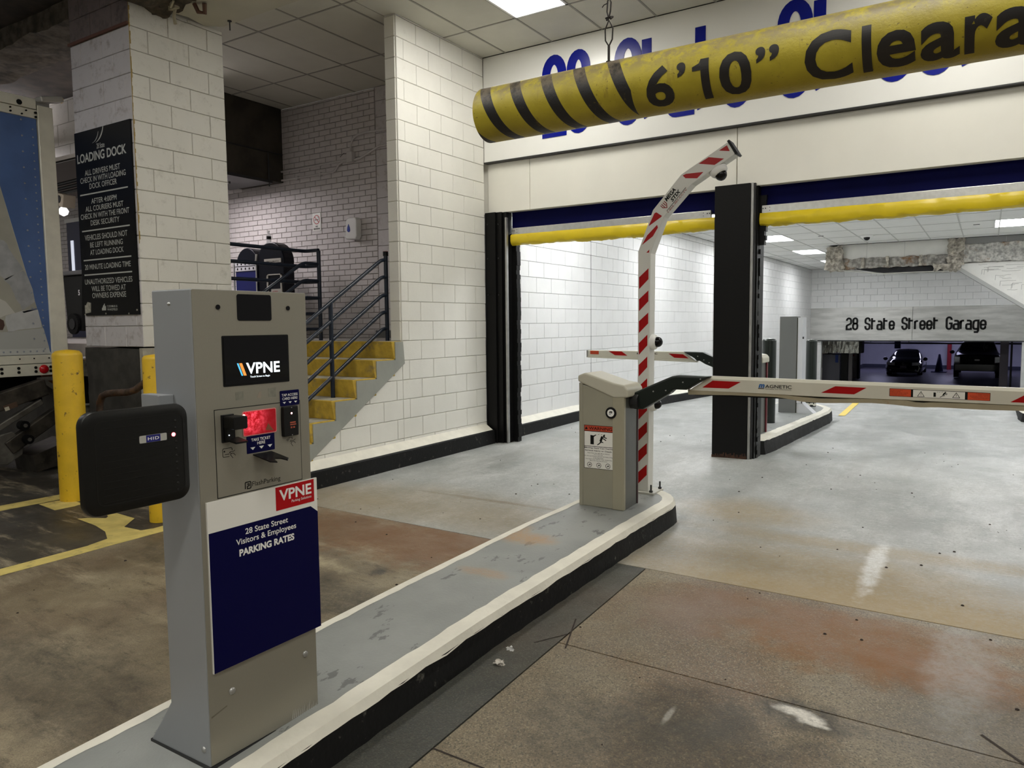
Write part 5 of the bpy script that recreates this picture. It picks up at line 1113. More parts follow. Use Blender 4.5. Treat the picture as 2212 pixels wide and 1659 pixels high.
# ------------------------------------------------------------------ landing, stairs and brick wall
LZ = -.165
land = struct('landing', MB().box(-16,-5.25,5.79,7.55,-1.6,LZ).box(-16,-6.58,4.30,5.79,-1.6,LZ), mat('landing_concrete', (.30,.285,.26), .7, var=.15, vs=5, bump=.4))
ob('edge_angle', MB().box(-16,-7.38,4.24,4.31,-.30,LZ+.002), mat('pale_edge', (.47,.44,.41), .6, var=.1, vs=6), land)
ob('dock_timber', MB().box(-16,-7.38,4.20,4.30,-.62,-.30), mat('rust_timber', (.26,.10,.03), .8, var=.4, vs=8), land)
ob('scupper', MB().box(-6.9,-5.3,7.45,7.51,LZ,LZ+.10), mat('grey_base_paint', (.14,.14,.13), .7), land)
st = thing('staircase', (-5.9,4.8,-1.43), 'concrete staircase with worn yellow risers and a grey side stringer', 'stairs')
RY, RZ, RUN, RISE = 5.735, LZ, .2815, .1765
for i in range(7):
    yb_ = RY-RUN*i; zt = RZ-RISE*i; yn = yb_+RUN+ (0 if i else .02)
    xl_ = -6.56 if yb_ > 4.87 else -6.39
    ye_ = min(yb_+RUN+.04, 5.893)
    q_ = MB().add([(xl_,yb_,zt),(-5.103,yb_,zt),(-5.097,yb_+.03,zt-RISE),(xl_,yb_+.03,zt-RISE),(xl_,ye_,zt),(-5.103,ye_,zt),(-5.097,ye_,zt-RISE),(xl_,ye_,zt-RISE)], [(0,1,2,3),(4,7,6,5),(0,4,5,1),(1,5,6,2),(2,6,7,3),(3,7,4,0)])
    s_ = ob('step', q_, M_YELSTEP, st, bevel=.006)
    ob('tread', MB().box(xl_+.01,-5.12,yb_+.035,min(yb_+RUN+.02,5.89),zt,zt+.003), mat('worn_tread', (.40,.38,.31), .8, var=.15, vs=10), s_)
sp2 = [(5.90,LZ-.002),(5.922,-.395),(4.28,-1.42),(4.02,-1.43)]
for i in range(6,-1,-1): sp2 += [(RY-RUN*i+.045, RZ-RISE*(i+1)-.012 if i < 6 else -1.40), (RY-RUN*i+.045, RZ-RISE*i-.012)] if i else [(RY+.045, RZ-RISE-.012),(RY+.045, RZ-.004)]
ob('stringer', MB().prism(sp2, FX(-5.090), -.02, 0), M_STAIRG, st, label='grey painted side stringer')
rnd = M_NAVY
hr = thing('handrail', (-5.3,5.0,-1.2), 'dark navy pipe handrail with five bars on the right side of the staircase', 'railing')
PY_ = 5.92
for y, zb_2, zt in ((5.92,LZ,.74),(5.125,-.70,.225),(4.30,-1.22,-.29)): ob('post', MB().cyl((-5.32,y,zb_2),(-5.32,y,zt),.0215,n=14), rnd, hr, smooth=True)
ob('post_cap', MB().cyl((-5.32,5.92,.72),(-5.32,5.92,.765),.027,n=14), M_BLACK, hr); ob('pink_disc', MB().cyl((-5.32,5.92,.765),(-5.32,5.92,.768),.026,n=14), mat('pink_tape', (.7,.3,.3), .5), hr)
for z0r in (.675,.500,.312,.136,-.034):
    P = [(-5.32,5.92,z0r),(-5.32,5.88,z0r),(-5.32,5.85,z0r-.008),(-5.32,5.82,z0r-.022)]
    yy = 4.25; P += [(-5.32,yy,z0r-.022-.624*(5.82-yy))]
    ob('rail', MB().tube(P, .0185, 10), rnd, hr, smooth=True)
gr = thing('handrail', (-6.5,5.2,-1.2), 'dark navy pipe handrail on the left side of the staircase', 'railing')
ob('post', MB().cyl((-6.5,6.1,LZ),(-6.5,6.1,.857),.023,n=14), rnd, gr, smooth=True); ob('post', MB().cyl((-6.5,5.0,-.9),(-6.5,5.0,.12),.0215,n=14), rnd, gr, smooth=True)
for z0r in (.707,.515,.32,.14,-.035):
    P = [(-6.5,6.1,z0r),(-6.5,5.90,z0r),(-6.5,5.86,z0r-.010),(-6.5,5.82,z0r-.028),(-6.5,4.9,z0r-.028-.624*.92)]; ob('rail', MB().tube(P, .0185, 10), rnd, gr, smooth=True)
gd = thing('guard_rail', (-6.72,5.0,LZ), 'dark navy pipe guard rail along the dock edge behind the pillar', 'railing')
for z0r in (.865,.688,.507,.32,.14,-.035):
    P = [(-6.72,4.88,z0r),(-6.72,6.04,z0r),(-6.705,6.085,z0r),(-6.67,6.1,z0r),(-6.5,6.1,z0r)]; ob('rail', MB().tube(P, .0205, 10), rnd, gd, smooth=True)
ob('post', MB().cyl((-6.72,4.92,LZ),(-6.72,4.92,.865),.022,n=12), rnd, gd, smooth=True)
# brick wall behind the landing
wbk = struct('wall_landing', MB().box(-16,-5.25,7.534,7.60,LZ-.1,CEIL), M_BMORT)
blocks(wbk, FY(7.534), -11.3, -6.895, LZ, CEIL, .2090, .0742, -8.452, 2.103, M_BRICK, name='brick', depth=.012, ch=.003, gap=.008, near=lambda u,v: -u*1.0+abs(v-1.3)*.35, limit=300)
blocks(wbk, FY(7.534), -16, -11.3, LZ, 2.4, .2090, .0742, -8.452, 2.103, M_BRICK, name='brick', depth=.012, ch=.003, gap=.008, limit=0)
blocks(wbk, FY(7.534), -6.885, -5.25, LZ, CEIL, .406, .2084, -6.885, 2.927, M_PILL, depth=.016)
bh = struct('bulkhead', MB().box(-9.6,-8.69,5.9,7.52,2.07,CEIL), mat('dark_bulkhead', (.045,.038,.028), .8, var=.3, vs=4))
ob('lower_rail', MB().box(-9.6,-8.66,5.9,7.3,2.03,2.07), M_DARKM, bh); ob('seam', MB().box(-8.69,-8.685,5.9,7.52,2.455,2.475), M_DARKM, bh)
q_ = MB().cyl((-8.67,7.25,1.98),(-8.67,7.25,2.46),.008,n=6); ob('rod', q_, M_DARKM, bh)
# conduits on the brick wall
M_CON = mat('painted_conduit', (.62,.59,.58), .45)
cdt = thing('conduit', (-7.3,7.5,2.2), 'white painted conduits and junction box on the brick wall above the landing', 'conduit')
ob('junction_box', MB().box(-7.345,-7.245,7.44,7.51,2.185,2.32), M_CON, cdt, bevel=.004)
for P in ([(-6.65,7.49,2.535),(-7.05,7.49,2.545),(-7.18,7.49,2.535),(-7.27,7.49,2.49),(-7.31,7.49,2.42),(-7.315,7.49,2.31)],
          [(-6.65,7.49,2.335),(-6.80,7.49,2.335),(-6.95,7.49,2.29),(-7.14,7.49,2.225),(-7.25,7.49,2.215)],
          [(-7.34,7.49,2.215),(-7.47,7.49,2.215),(-7.54,7.49,2.19),(-7.60,7.49,2.125),(-7.66,7.49,2.10),(-8.4,7.49,2.10),(-9.5,7.49,2.10),(-12,7.49,2.10)],
          [(-7.34,7.49,2.235),(-8.2,7.49,2.22),(-9.5,7.49,2.225)]): ob('pipe', MB().tube(P, .014, 8), M_CON, cdt, smooth=True)
q_ = MB()
for x in (-7.9,-8.36,-8.9): q_.box(x-.02,x+.02,7.475,7.51,2.075,2.125)
ob('strap', q_, M_CON, cdt)
ob('loose_wire', MB().tube([(-7.34,7.46,2.30),(-7.40,7.45,2.315),(-7.46,7.44,2.27)], .003, 5), M_DARKM, cdt)
# no smoking sign and soap dispenser
fb = Frame((0,7.515,0),(1,0,0),(0,0,1))
ns = thing('no_smoking_sign', (-8.02,7.515,1.34), 'small white no smoking sign on the painted brick wall', 'sign')
ob('plate', MB().prism(rrect(-8.105,-7.940,1.335,1.582,.012,3), fb, -.004, .002), M_WHITES, ns)
q_ = MB(); cc_ = circ(-8.022,1.490,.058,24); cc_.append(cc_[0]); stroke_mb(q_, fb, [cc_,[(-8.063,1.531),(-7.981,1.449)]], 0,0,1,1,.011,.002,.003); ob('ring', q_, mat('sign_red', (.45,.02,.02), .4), ns)
q_ = MB(); q_.prism([(-8.062,1.484),(-7.985,1.484),(-7.985,1.494),(-8.062,1.494)], fb, .002,.0026); stroke_mb(q_, fb, [[(-7.99,1.50),(-7.985,1.515),(-8.0,1.525),(-7.985,1.54)]], 0,0,1,1,.005,.002,.0026); text_mb(q_, fb, 'NO', -8.045,-8.0,1.385,1.408,.003, bold=.04); text_mb(q_, fb, 'SMOKING', -8.085,-7.96,1.352,1.375,.003, bold=.05); ob('print', q_, M_INK, ns)
sd = thing('soap_dispenser', (-7.275,7.5,1.15), 'white wall dispenser with a blue drop window on the brick wall', 'dispenser')
q_ = MB().prism([(-7.375,1.185),(-7.36,1.165),(-7.19,1.155),(-7.165,1.20),(-7.165,1.41),(-7.185,1.445),(-7.30,1.448),(-7.345,1.435),(-7.36,1.40)], Frame((0,7.51,0),(1,0,0),(0,0,1)), 0, .10); ob('body', q_, mat('dispenser_white', (.78,.78,.76), .3), sd, bevel=.012)
q_ = MB().prism([(-7.335,1.275),(-7.315,1.255),(-7.295,1.255),(-7.28,1.275),(-7.285,1.315),(-7.308,1.365),(-7.33,1.315)], Frame((0,7.41,0),(1,0,0),(0,0,1)), 0, .003); ob('drop_window', q_, mat('drop_blue', (.02,.05,.35), .2), sd)
ob('nozzle', MB().box(-7.40,-7.35,7.42,7.47,1.19,1.215), mat('dispenser_white', (.78,.78,.76), .3), sd)
# round-topped container with pockets, and a bottle on it
bn = thing('waste_container', (-8.35,6.85,LZ), 'black round-topped container with white labels behind the guard rail', 'container')
oc = [(-8.43,LZ),(-7.90,LZ),(-7.90,.84)]+arc(-8.165,.86,.27,0,180,16)+[(-8.43,.84)]
ob('cabinet', MB().prism(oc, FY(6.8), -.18, 0), mat('gloss_black_navy', (.003,.004,.010), .3, spec=.25), bn, bevel=.015)
oc = [(-8.93,LZ),(-8.44,LZ),(-8.44,.84)]+arc(-8.685,.86,.225,0,180,14)+[(-8.93,.84)]
ob('side_cabinet', MB().prism(oc, FY(6.83), -.3, 0), mat('gloss_black_navy', (.003,.004,.010), .3, spec=.25), bn, bevel=.012)
ob('hood_rim', MB().tube([(-8.90,6.80,.90),(-8.92,6.80,.84),(-8.915,6.80,.80)], .02, 8), M_ALU, bn, smooth=True); ob('hood_rim', MB().tube([(-8.43,6.79,.98),(-8.44,6.79,.90),(-8.47,6.79,.86)], .014, 8), M_ALU, bn, smooth=True)
bp = ob('blue_panel', MB().box(-8.875,-8.44,6.79,6.83,LZ,.76), mat('panel_blue', (.008,.012,.12), .35), bn)
q_ = MB().box(-8.875,-8.45,6.78,6.80,.835,.882); q_.box(-8.875,-8.45,6.78,6.80,.765,.822); ob('white_strip', q_, mat('strip_white', (.62,.62,.66), .5), bn)
q_ = MB()
for i in range(5):
    for z in (.845,.78): q_.prism(rrect(-8.835+i*.083,-8.812+i*.083,z,z+.03,.006,2), FY(6.78), 0, .002)
ob('slot', q_, M_INK, bn)
for x in (-8.90,-8.43): ob('chrome_edge', MB().box(x-.012,x+.006,6.775,6.79,.05,.86), M_ALU, bn)
ob('label_strip', MB().box(-8.278,-7.945,6.79,6.80,.85,.905), mat('label_grey', (.45,.43,.38), .5), bn)
q_ = text_mb(MB(), FY(6.79), 'SECURITY', -8.24,-7.98,.855,.876,.0015, bold=.012); ob('label_print', q_, M_INK, bn)
q_ = MB()
for a,b,c,d in ((-8.235,-8.21,.45,.70),(-7.965,-7.94,.45,.70),(-8.235,-7.94,.685,.70),(-8.15,-7.96,.42,.50)): q_.box(a,b,6.785,6.80,c,d)
ob('notice_frame', q_, mat('label_grey', (.45,.43,.38), .5), bn)
ob('notice_print', text_mb(MB(), FY(6.785), 'NOTICE', -8.12,-8.02,.455,.475,.0015, bold=.012), M_RED, bn)
bt = thing('water_bottle', (-8.36,6.95,1.13), 'small clear water bottle standing on the black container', 'bottle')
t = NT('clear_plastic'); t.b.inputs['Transmission Weight'].default_value = .85; t.b.inputs['IOR'].default_value = 1.2; M_CLR = t.out((.85,.87,.88), .08)
ob('bottle_body', MB().lathe((-8.36,6.95,1.10), [(.030,0),(.032,.02),(.030,.06),(.032,.10),(.030,.14),(.012,.175),(.012,.19)], 16), M_CLR, bt, smooth=True)
ob('cap', MB().cyl((-8.36,6.95,1.29),(-8.36,6.95,1.305),.014,n=12), M_WHITE, bt); ob('bottle_label', MB().cyl((-8.36,6.95,1.19),(-8.36,6.95,1.23),.0325,n=16), M_INK, bt)
# ------------------------------------------------------------------ behind the truck : door, bin, lamp, chrome bar
dr = struct('door_1', MB().box(-14.55,-13.6,7.44,7.50,LZ,1.95), mat('navy_door', (.012,.015,.07), .4)); ob('window', MB().box(-14.42,-14.33,7.43,7.44,.8,1.62), emis('door_window_glow', (.8,.85,1), .5), dr); ob('door_frame', MB().box(-14.6,-13.5,7.43,7.45,1.95,2.02), M_WHITE, dr)
wbn = thing('wheeled_bin', (-12.6,6.6,LZ), 'black wheeled bin on the landing between the truck and the pillar', 'bin')
q_ = MB().add([(-12.85,6.5,LZ+.12),(-12.40,6.5,LZ+.12),(-12.30,6.5,.86),(-12.92,6.5,.86),(-12.85,7.0,LZ+.12),(-12.40,7.0,LZ+.12),(-12.30,7.1,.86),(-12.92,7.1,.86)], [(0,1,2,3),(4,7,6,5),(0,4,5,1),(1,5,6,2),(2,6,7,3),(3,7,4,0)]); ob('body', q_, M_PLAS, wbn, bevel=.02); ob('lid', MB().box(-12.96,-12.26,6.46,7.12,.86,.93), mat('grey_lid', (.12,.12,.12), .4), wbn, bevel=.015)
for x in (-12.62,): ob('wheel', MB().cyl((x,6.46,.07),(x,6.50,.07),.17,n=24), M_INK, wbn); ob('wheel_hub', MB().cyl((x,6.45,.07),(x,6.46,.07),.09,n=12), M_DARKM, wbn)
ob('number', text_mb(MB(), FY(6.498), '5', -12.46,-12.41,.53,.62,.002, bold=.04), M_WHITE, wbn)
q_ = MB().cyl((-12.98,6.4,.98),(-12.86,6.4,2.06),.028,n=12); q_.cyl((-12.86,6.4,2.0),(-12.86,6.4,2.08),.04,n=12); q_.cyl((-13.2,6.4,2.02),(-12.86,6.4,2.02),.018,n=8); q_.cyl((-13.1,6.4,1.0),(-12.96,6.4,.98),.02,n=8); q_.cyl((-13.1,6.4,LZ),(-13.1,6.4,1.0),.02,n=8); tag(ob('chrome_bar', q_, mat('chrome', (.55,.55,.55), .15, 1.), loc=(-12.9,6.4,.98), smooth=True), 'vertical chrome pull bar beside the truck corner post', 'bar')
fx = thing('work_lamp', (-12.7,6.5,2.2), 'small tan work lamp hanging between the truck and the pillar', 'lamp'); ob('lamp_box', MB().obox((-12.65,6.45,2.06),(1,0,-.25),(0,1,0),(.25,0,1),.34,.2,.2), mat('lamp_tan', (.42,.37,.28), .5), fx, bevel=.01); ob('lens', MB().cyl((-12.6,6.34,2.06),(-12.6,6.35,2.06),.06,n=16), M_DARKM, fx); ob('globe', MB().lathe((-12.62,6.42,1.80),[(.01,0),(.06,.03),(.08,.08),(.05,.13),(.02,.15)],14), emis('lamp_globe', (1,1,1), .9), fx, smooth=True)
q_ = MB()
for z in (2.28,2.36,2.44): q_.cyl((-16,6.9,z),(-9.9,6.9,z+.12),.03,n=8)
tag(ob('ceiling_pipes', q_, M_DARKM, loc=(-12,6.9,2.3), smooth=True), 'dark pipes under the dock ceiling behind the pillar', 'pipe')
# ------------------------------------------------------------------ box truck
tk_ = thing('box_truck', (-9.2,0,-1.43), 'parked box truck with a blue and white printed side panel and metal corner post', 'truck')
FT = FX(-8.0)
ob('box_body', MB().box(-10.4,-8.02,-5,4.0,-.45,2.24), mat('truck_shell', (.45,.45,.44), .4), tk_)
sd_ = ob('side_panel', MB().prism([(-5,-.255),(3.875,-.255),(3.858,2.062),(-5,2.062)], FT, -.03, -.002), mat('truck_print_white', (.56,.57,.545), .35, var=.04, vs=2), tk_, label='printed side panel')
ob('blue_field', MB().prism([(3.34,2.06),(3.858,2.06),(3.874,-.25),(3.862,-.23),(3.498,1.367)], FT, -.002, -.001), mat('truck_print_blue', (.085,.155,.36), .30, var=.12, vs=3), sd_)
q_ = MB().prism([(-5,2.06),(3.34,2.06),(3.498,1.367),(3.25,1.20),(2.6,1.35),(-5,1.30)], FT, -.002, -.001); ob('blue_field', q_, mat('truck_print_blue', (.085,.155,.36), .30), sd_)
q_ = MB().prism([(-5,1.34),(3.42,1.34),(3.498,1.367),(3.583,.976),(3.762,.203),(3.842,-.13),(-5,-.13)], FT, -.002, -.0012); ob('cream_field', q_, mat('truck_print_cream', (.42,.41,.345), .4, var=.1, vs=2), sd_)
GS = mat('print_sleeve', (.40,.41,.42), .4, var=.16, vs=7); GL2 = mat('print_shirt', (.55,.56,.56), .4, var=.08, vs=9)
for P, mm in (([(2.6,.86),(3.469,.853),(3.501,.847),(3.528,.818),(3.542,.774),(3.584,.695),(3.623,.643),(3.658,.581),(3.496,.467),(3.476,.489),(3.449,.51),(2.6,.4)], GS), ([(3.475,.471),(3.657,.571),(3.693,.518),(3.733,.389),(3.748,.268),(3.626,.178),(3.613,.238),(3.577,.283),(3.563,.338),(3.527,.428)], GS),
              ([(3.476,.126),(3.63,.178),(3.77,.189),(3.79,.071),(3.796,.014),(3.586,-.008),(3.492,-.034),(3.482,.007),(3.469,.08)], GL2), ([(2.6,.289),(3.436,.289),(3.484,.263),(3.53,.2),(3.561,.154),(3.476,.131),(3.426,.108),(2.6,.1)], mat('print_pale', (.60,.59,.54), .4)),
              ([(2.9,.11),(3.425,.099),(3.457,.08),(3.463,.035),(3.444,-.01),(2.9,-.02)], mat('print_hand', (.075,.035,.025), .5)), ([(-5,-.05),(3.418,-.033),(3.813,.004),(3.842,-.13),(3.856,-.197),(-5,-.19)], mat('print_desk', (.47,.48,.46), .4)), ([(3.625,.168),(3.76,.205),(3.765,.19),(3.64,.155)], mat('print_shadow', (.15,.18,.27), .5))):
    ob('printed_figure', MB().prism(P, FT, -.0012, -.0006), mm, sd_)
q_ = MB()
for z0_, st_z in ((-.20,.077),):
    z = z0_
    while z < 2.0: q_.lathe((-8.002, 3.815+.006*(z/2), z), [(.009,0),(.007,.004),(0,.006)], 8, (1,0,0)); z += st_z
z = -.10
while z < 2.05: q_.lathe((-8.002, 3.72, z), [(.011,0),(.008,.005),(0,.007)], 8, (1,0,0)); z += .152
for i in range(40): q_.lathe((-8.002, 3.80-i*.06, -.225), [(.009,0),(.007,.004),(0,.006)], 8, (1,0,0))
ob('rivets', q_, mat('rivet_grey', (.33,.36,.42), .35, .4), tk_, kind='stuff')
ob('top_rail', MB().box(-8.03,-7.985,-5,3.862,2.062,2.145), mat('truck_aluminium', (.82,.80,.68), .34, .2, var=.06, vs=6), tk_, bevel=.004); ob('top_rail', MB().box(-8.03,-7.975,-5,3.855,2.15,2.25), mat('truck_aluminium', (.66,.645,.56), .32, .55), tk_, bevel=.006)
q_ = MB()
for y,z,r in ((3.70,2.185,.026),(3.62,2.12,.008),(3.76,2.12,.008),(3.845,2.115,.012),(3.845,2.075,.010),(3.62,2.085,.009),(3.72,2.08,.008)): q_.cyl((-7.984 if r < .02 else -7.974,y,z),(-7.97,y,z),r,n=12)
ob('rivet_hole', q_, M_INK, tk_)
ob('bottom_rail', MB().box(-8.03,-7.985,-5,3.868,-.345,-.262), mat('truck_aluminium', (.66,.645,.56), .32, .55), tk_, bevel=.004); ob('bottom_rail', MB().box(-8.03,-7.975,-5,3.868,-.465,-.352), mat('truck_aluminium', (.66,.645,.56), .32, .55), tk_, bevel=.004)
q_ = MB()
for y in (3.40,3.55,3.705,3.845):
    for z in (-.385,-.425): q_.cyl((-7.976,y,z),(-7.968,y,z),.014,n=12)
for y in (3.57,3.70,3.84): q_.cyl((-7.986,y,-.295),(-7.98,y,-.295),.007,n=10)
ob('bolt', q_, M_INK, tk_); ob('side_marker_lamp', MB().lathe((-7.976,3.782,-.405), [(.045,0),(.042,.012),(.030,.022),(0,.028)], 20, (1,0,0)), mat('red_lens', (.55,.006,.012), .15), tk_, smooth=True)
cpst = ob('corner_post', MB().prism([(3.873,-.455),(4.035,-.455),(4.013,2.20),(3.866,2.20)], FX(-7.985), -.12, 0), mat('truck_aluminium', (.66,.645,.56), .32, .55), tk_, bevel=.008, label='wide aluminium corner post')
ob('warning_strip', MB().prism([(3.965,-.43),(4.03,-.43),(4.03,-.235),(3.965,-.235)], FX(-7.985), 0, .002), mat('yellow_label', (.70,.58,.10), .4), tk_)
q_ = MB()
for i in range(5): text_mb(q_, FX(-7.983), ('WARNING','A KEEP','A CLEAR','A LIFT','A GATE')[i], 3.968,4.025,-.255-i*.036-.008,-.255-i*.036+.004,.001, bold=.012)
ob('warning_print', q_, M_INK, tk_)
lp = ob('roof_lamp', MB().obox((-7.99,3.99,2.275),(0,1,.22),(1,0,0),(0,-.22,1),.22,.12,.055), mat('roof_lamp_grey', (.50,.49,.45), .35, .3), tk_, bevel=.01); ob('lens', MB().lathe((-7.965,4.09,2.295),[(.035,0),(.03,.01),(0,.016)],14,(0,1,.1)), mat('amber_lens', (.75,.55,.25), .3), lp)
# underbody : lift gate arms, box, wheels
M_GRM = mat('greasy_steel', (.060,.052,.042), .5, .5, var=.5, vs=7, dirt=(.16,.14,.11), dirt_s=5, dirt_lo=.55, dirt_hi=.75); M_GRM2 = mat('scuffed_steel', (.17,.16,.14), .45, .6, var=.3, vs=9)
ob('chassis', MB().box(-9.6,-8.3,-5,3.9,-.75,-.47), M_INK, tk_)
ob('lift_arm', MB().obox((-7.95,3.47,-.66),(0,1,.28),(1,0,0),(0,-.28,1),.62,.10,.17), M_GRM, tk_, bevel=.012)
ob('lift_arm', MB().obox((-7.90,3.64,-.98),(0,1,.62),(1,0,0),(0,-.62,1),.62,.08,.14), M_GRM, tk_, bevel=.012)
ob('lift_arm', MB().obox((-7.93,3.50,-.84),(0,1,.55),(1,0,0),(0,-.55,1),.5,.06,.06), M_GRM2, tk_, bevel=.01)
ob('lift_plate', MB().prism([(3.25,-1.02),(3.42,-.98),(3.52,-1.10),(3.50,-1.22),(3.36,-1.30),(3.2,-1.28)], FX(-7.88), -.05, 0), M_GRM2, tk_, bevel=.01)
ob('lift_plate', MB().prism([(3.60,-1.25),(3.98,-1.13),(4.0,-1.35),(3.62,-1.42)], FX(-7.9), -.4, 0), M_GRM, tk_)
for y,z in ((3.50,-.93),(3.53,-1.07)):
    q_ = MB().cyl((-7.88,y,z),(-7.80,y,z),.045,n=16); ob('pivot_pin', q_, M_INK, tk_); ob('pin_end', MB().cyl((-7.80,y,z),(-7.79,y,z),.018,n=12), M_GRM2, tk_)
ob('data_plate', MB().obox((-7.885,3.42,-.74),(0,1,.28),(1,0,0),(0,-.28,1),.12,.004,.05), mat('data_plate', (.10,.06,.04), .4), tk_); ob('data_plate', MB().obox((-7.88,3.385,-.76),(0,1,.28),(1,0,0),(0,-.28,1),.04,.004,.035), mat('data_plate_white', (.55,.52,.42), .4), tk_)
ob('under_brace', MB().obox((-7.95,3.86,-.60),(0,1,-.75),(1,0,0),(0,.75,1),.30,.03,.045), M_GRM2, tk_); ob('under_brace', MB().box(-8.0,-7.93,3.72,3.98,-.52,-.485), M_GRM2, tk_)
for y in (1.2,.1):
    w_ = ob('wheel', MB().cyl((-8.35,y,-.97),(-8.02,y,-.97),.47,n=28), mat('tyre', (.015,.015,.015), .8), tk_, bevel=.03); ob('wheel_hub', MB().cyl((-8.03,y,-.97),(-7.99,y,-.97),.2,n=20), M_STEEL, w_)
# steel dock box beside the truck
M_GALV = mat('galvanised_steel', (.24,.235,.20), .5, .55, var=.22, vs=16, dirt=(.09,.08,.06), dirt_s=9, dirt_lo=.5, dirt_hi=.7)
db = thing('dock_step_box', (-7.5,3.95,-1.43), 'galvanised steel box with a rounded cut-out between the yellow bollard and the pillar', 'box')
outer = [(3.60,-1.40),(4.105,-1.40),(4.10,-.325),(3.60,-.285)]
q_ = MB(); FB = FX(-7.42)
K_ = 7.42/7.3
for pp in ([(3.76,-.30),(4.10,-.325),(4.10,-.48),(3.76,-.455)], [(4.02,-.45),(4.10,-.47),(4.105,-.75),(4.03,-.73)], [(3.76,-.73),(4.105,-.73),(4.105,-1.38),(3.76,-1.38)], [(4.03,-.47),(4.03,-.53),(4.02,-.50),(4.0,-.478),(3.97,-.462)]):
    q_.prism([(u*K_, v*K_) for u,v in pp], FB, -.01, 0)
ob('side_sheet', q_, M_GALV, db); ob('tread_plate', MB().box(-7.90,-7.41,3.82,4.17,-.305,-.292), mat('tread_plate', (.45,.44,.41), .4, .6, bump=.8, bs=60), db)
ob('inner_void', MB().box(-7.9,-7.55,3.84,4.12,-1.38,-.34), M_INK, db); ob('lower_flange', MB().box(-7.43,-7.39,3.82,4.14,-.75,-.735), M_ALU, db); ob('bolt', MB().cyl((-7.42,3.96,-.39),(-7.405,3.96,-.39),.018,n=10), M_INK, db)
# bumper rubber at the dock edge
tag(ob('dock_bumper', MB().box(-7.75,-7.5,4.19,4.295,-1.3,-.65), mat('bumper_rubber', (.012,.012,.012), .8), loc=(-7.3,4.2,-1.3), bevel=.01), 'black rubber dock bumper against the pillar base', 'bumper')
# bent guard pipe and yellow bollards
gp = thing('guard_pipe', (-6.2,3.6,-1.43), 'rusty bent guard pipe in front of the dark pillar base', 'pipe')
ob('pipe', MB().tube([(-6.66,3.6,-1.43),(-6.66,3.6,-.74),(-6.645,3.6,-.66),(-6.60,3.6,-.60),(-6.52,3.6,-.575),(-6.35,3.6,-.56),(-6.20,3.6,-.55),(-6.08,3.6,-.525),(-5.95,3.6,-.465),(-5.76,3.6,-.36)], .030, 12), mat('rusty_pipe', (.075,.05,.038), .6, .2, var=.5, vs=20, dirt=(.16,.08,.04), dirt_s=9, dirt_lo=.5, dirt_hi=.7), gp, smooth=True)
bollard(-6.44,3.24,.112,1.26,M_YEL,'chipped yellow bollard standing in front of the truck corner post')
bollard(-5.24,3.26,.085,1.26,M_YEL,'slim yellow bollard mostly hidden behind the ticket kiosk')
# ------------------------------------------------------------------ lower garage seen through the far opening
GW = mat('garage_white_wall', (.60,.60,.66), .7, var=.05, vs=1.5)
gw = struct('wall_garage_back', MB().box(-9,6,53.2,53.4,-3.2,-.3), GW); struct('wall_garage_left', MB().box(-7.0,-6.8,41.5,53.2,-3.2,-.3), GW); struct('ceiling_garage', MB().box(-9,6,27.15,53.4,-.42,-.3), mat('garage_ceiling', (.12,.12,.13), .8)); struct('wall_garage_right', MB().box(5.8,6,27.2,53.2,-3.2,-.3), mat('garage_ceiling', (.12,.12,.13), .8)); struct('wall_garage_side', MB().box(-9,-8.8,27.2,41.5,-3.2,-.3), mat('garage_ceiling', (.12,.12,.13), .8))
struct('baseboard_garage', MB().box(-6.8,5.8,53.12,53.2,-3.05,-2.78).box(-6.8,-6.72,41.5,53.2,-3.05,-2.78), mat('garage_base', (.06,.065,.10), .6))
for x,y in ((-5.5,49.5),(-1.8,50.5),(2.5,49.5)): panel_light(x, y, -.43, L_GAR, M_LF, 'bluish garage light panel hidden above the far opening, %s' % ('left' if x < -4 else 'middle' if x < 0 else 'right'), None, 1.2, 1.2)
gp2 = thing('sprinkler_pipe', (-2,50,-1.3), 'black sprinkler pipe crossing the lower garage under its ceiling', 'pipe'); zp = -1.22
ob('pipe', MB().cyl((-7.0,50,zp-.12),(3.2,50,zp-.12),.055,n=10), M_INK, gp2, smooth=True)
for x in (-6.0,-3.95,-.9): ob('hanger', MB().cyl((x,50,zp-.1),(x,50,-.43),.02,n=6), M_INK, gp2)
hs = thing('hanging_sign', (-4.11,45,-1.48), 'small blue sign hanging from the garage ceiling above the black sedan', 'sign'); ob('panel', MB().box(-4.24,-3.94,45,45.03,-1.50,-1.09), mat('sign_blue', (.015,.05,.26), .5), hs); ob('hanger', MB().cyl((-4.11,45,-1.09),(-4.11,45,-.43),.012,n=6), M_INK, hs)
q_ = MB(); stroke_mb(q_, FY(45), [[(-4.17,-1.24),(-4.09,-1.28),(-4.01,-1.24)]], 0,0,1,1,.03,.001,.004); ob('symbol', q_, mat('sign_pale', (.2,.35,.7), .5), hs)
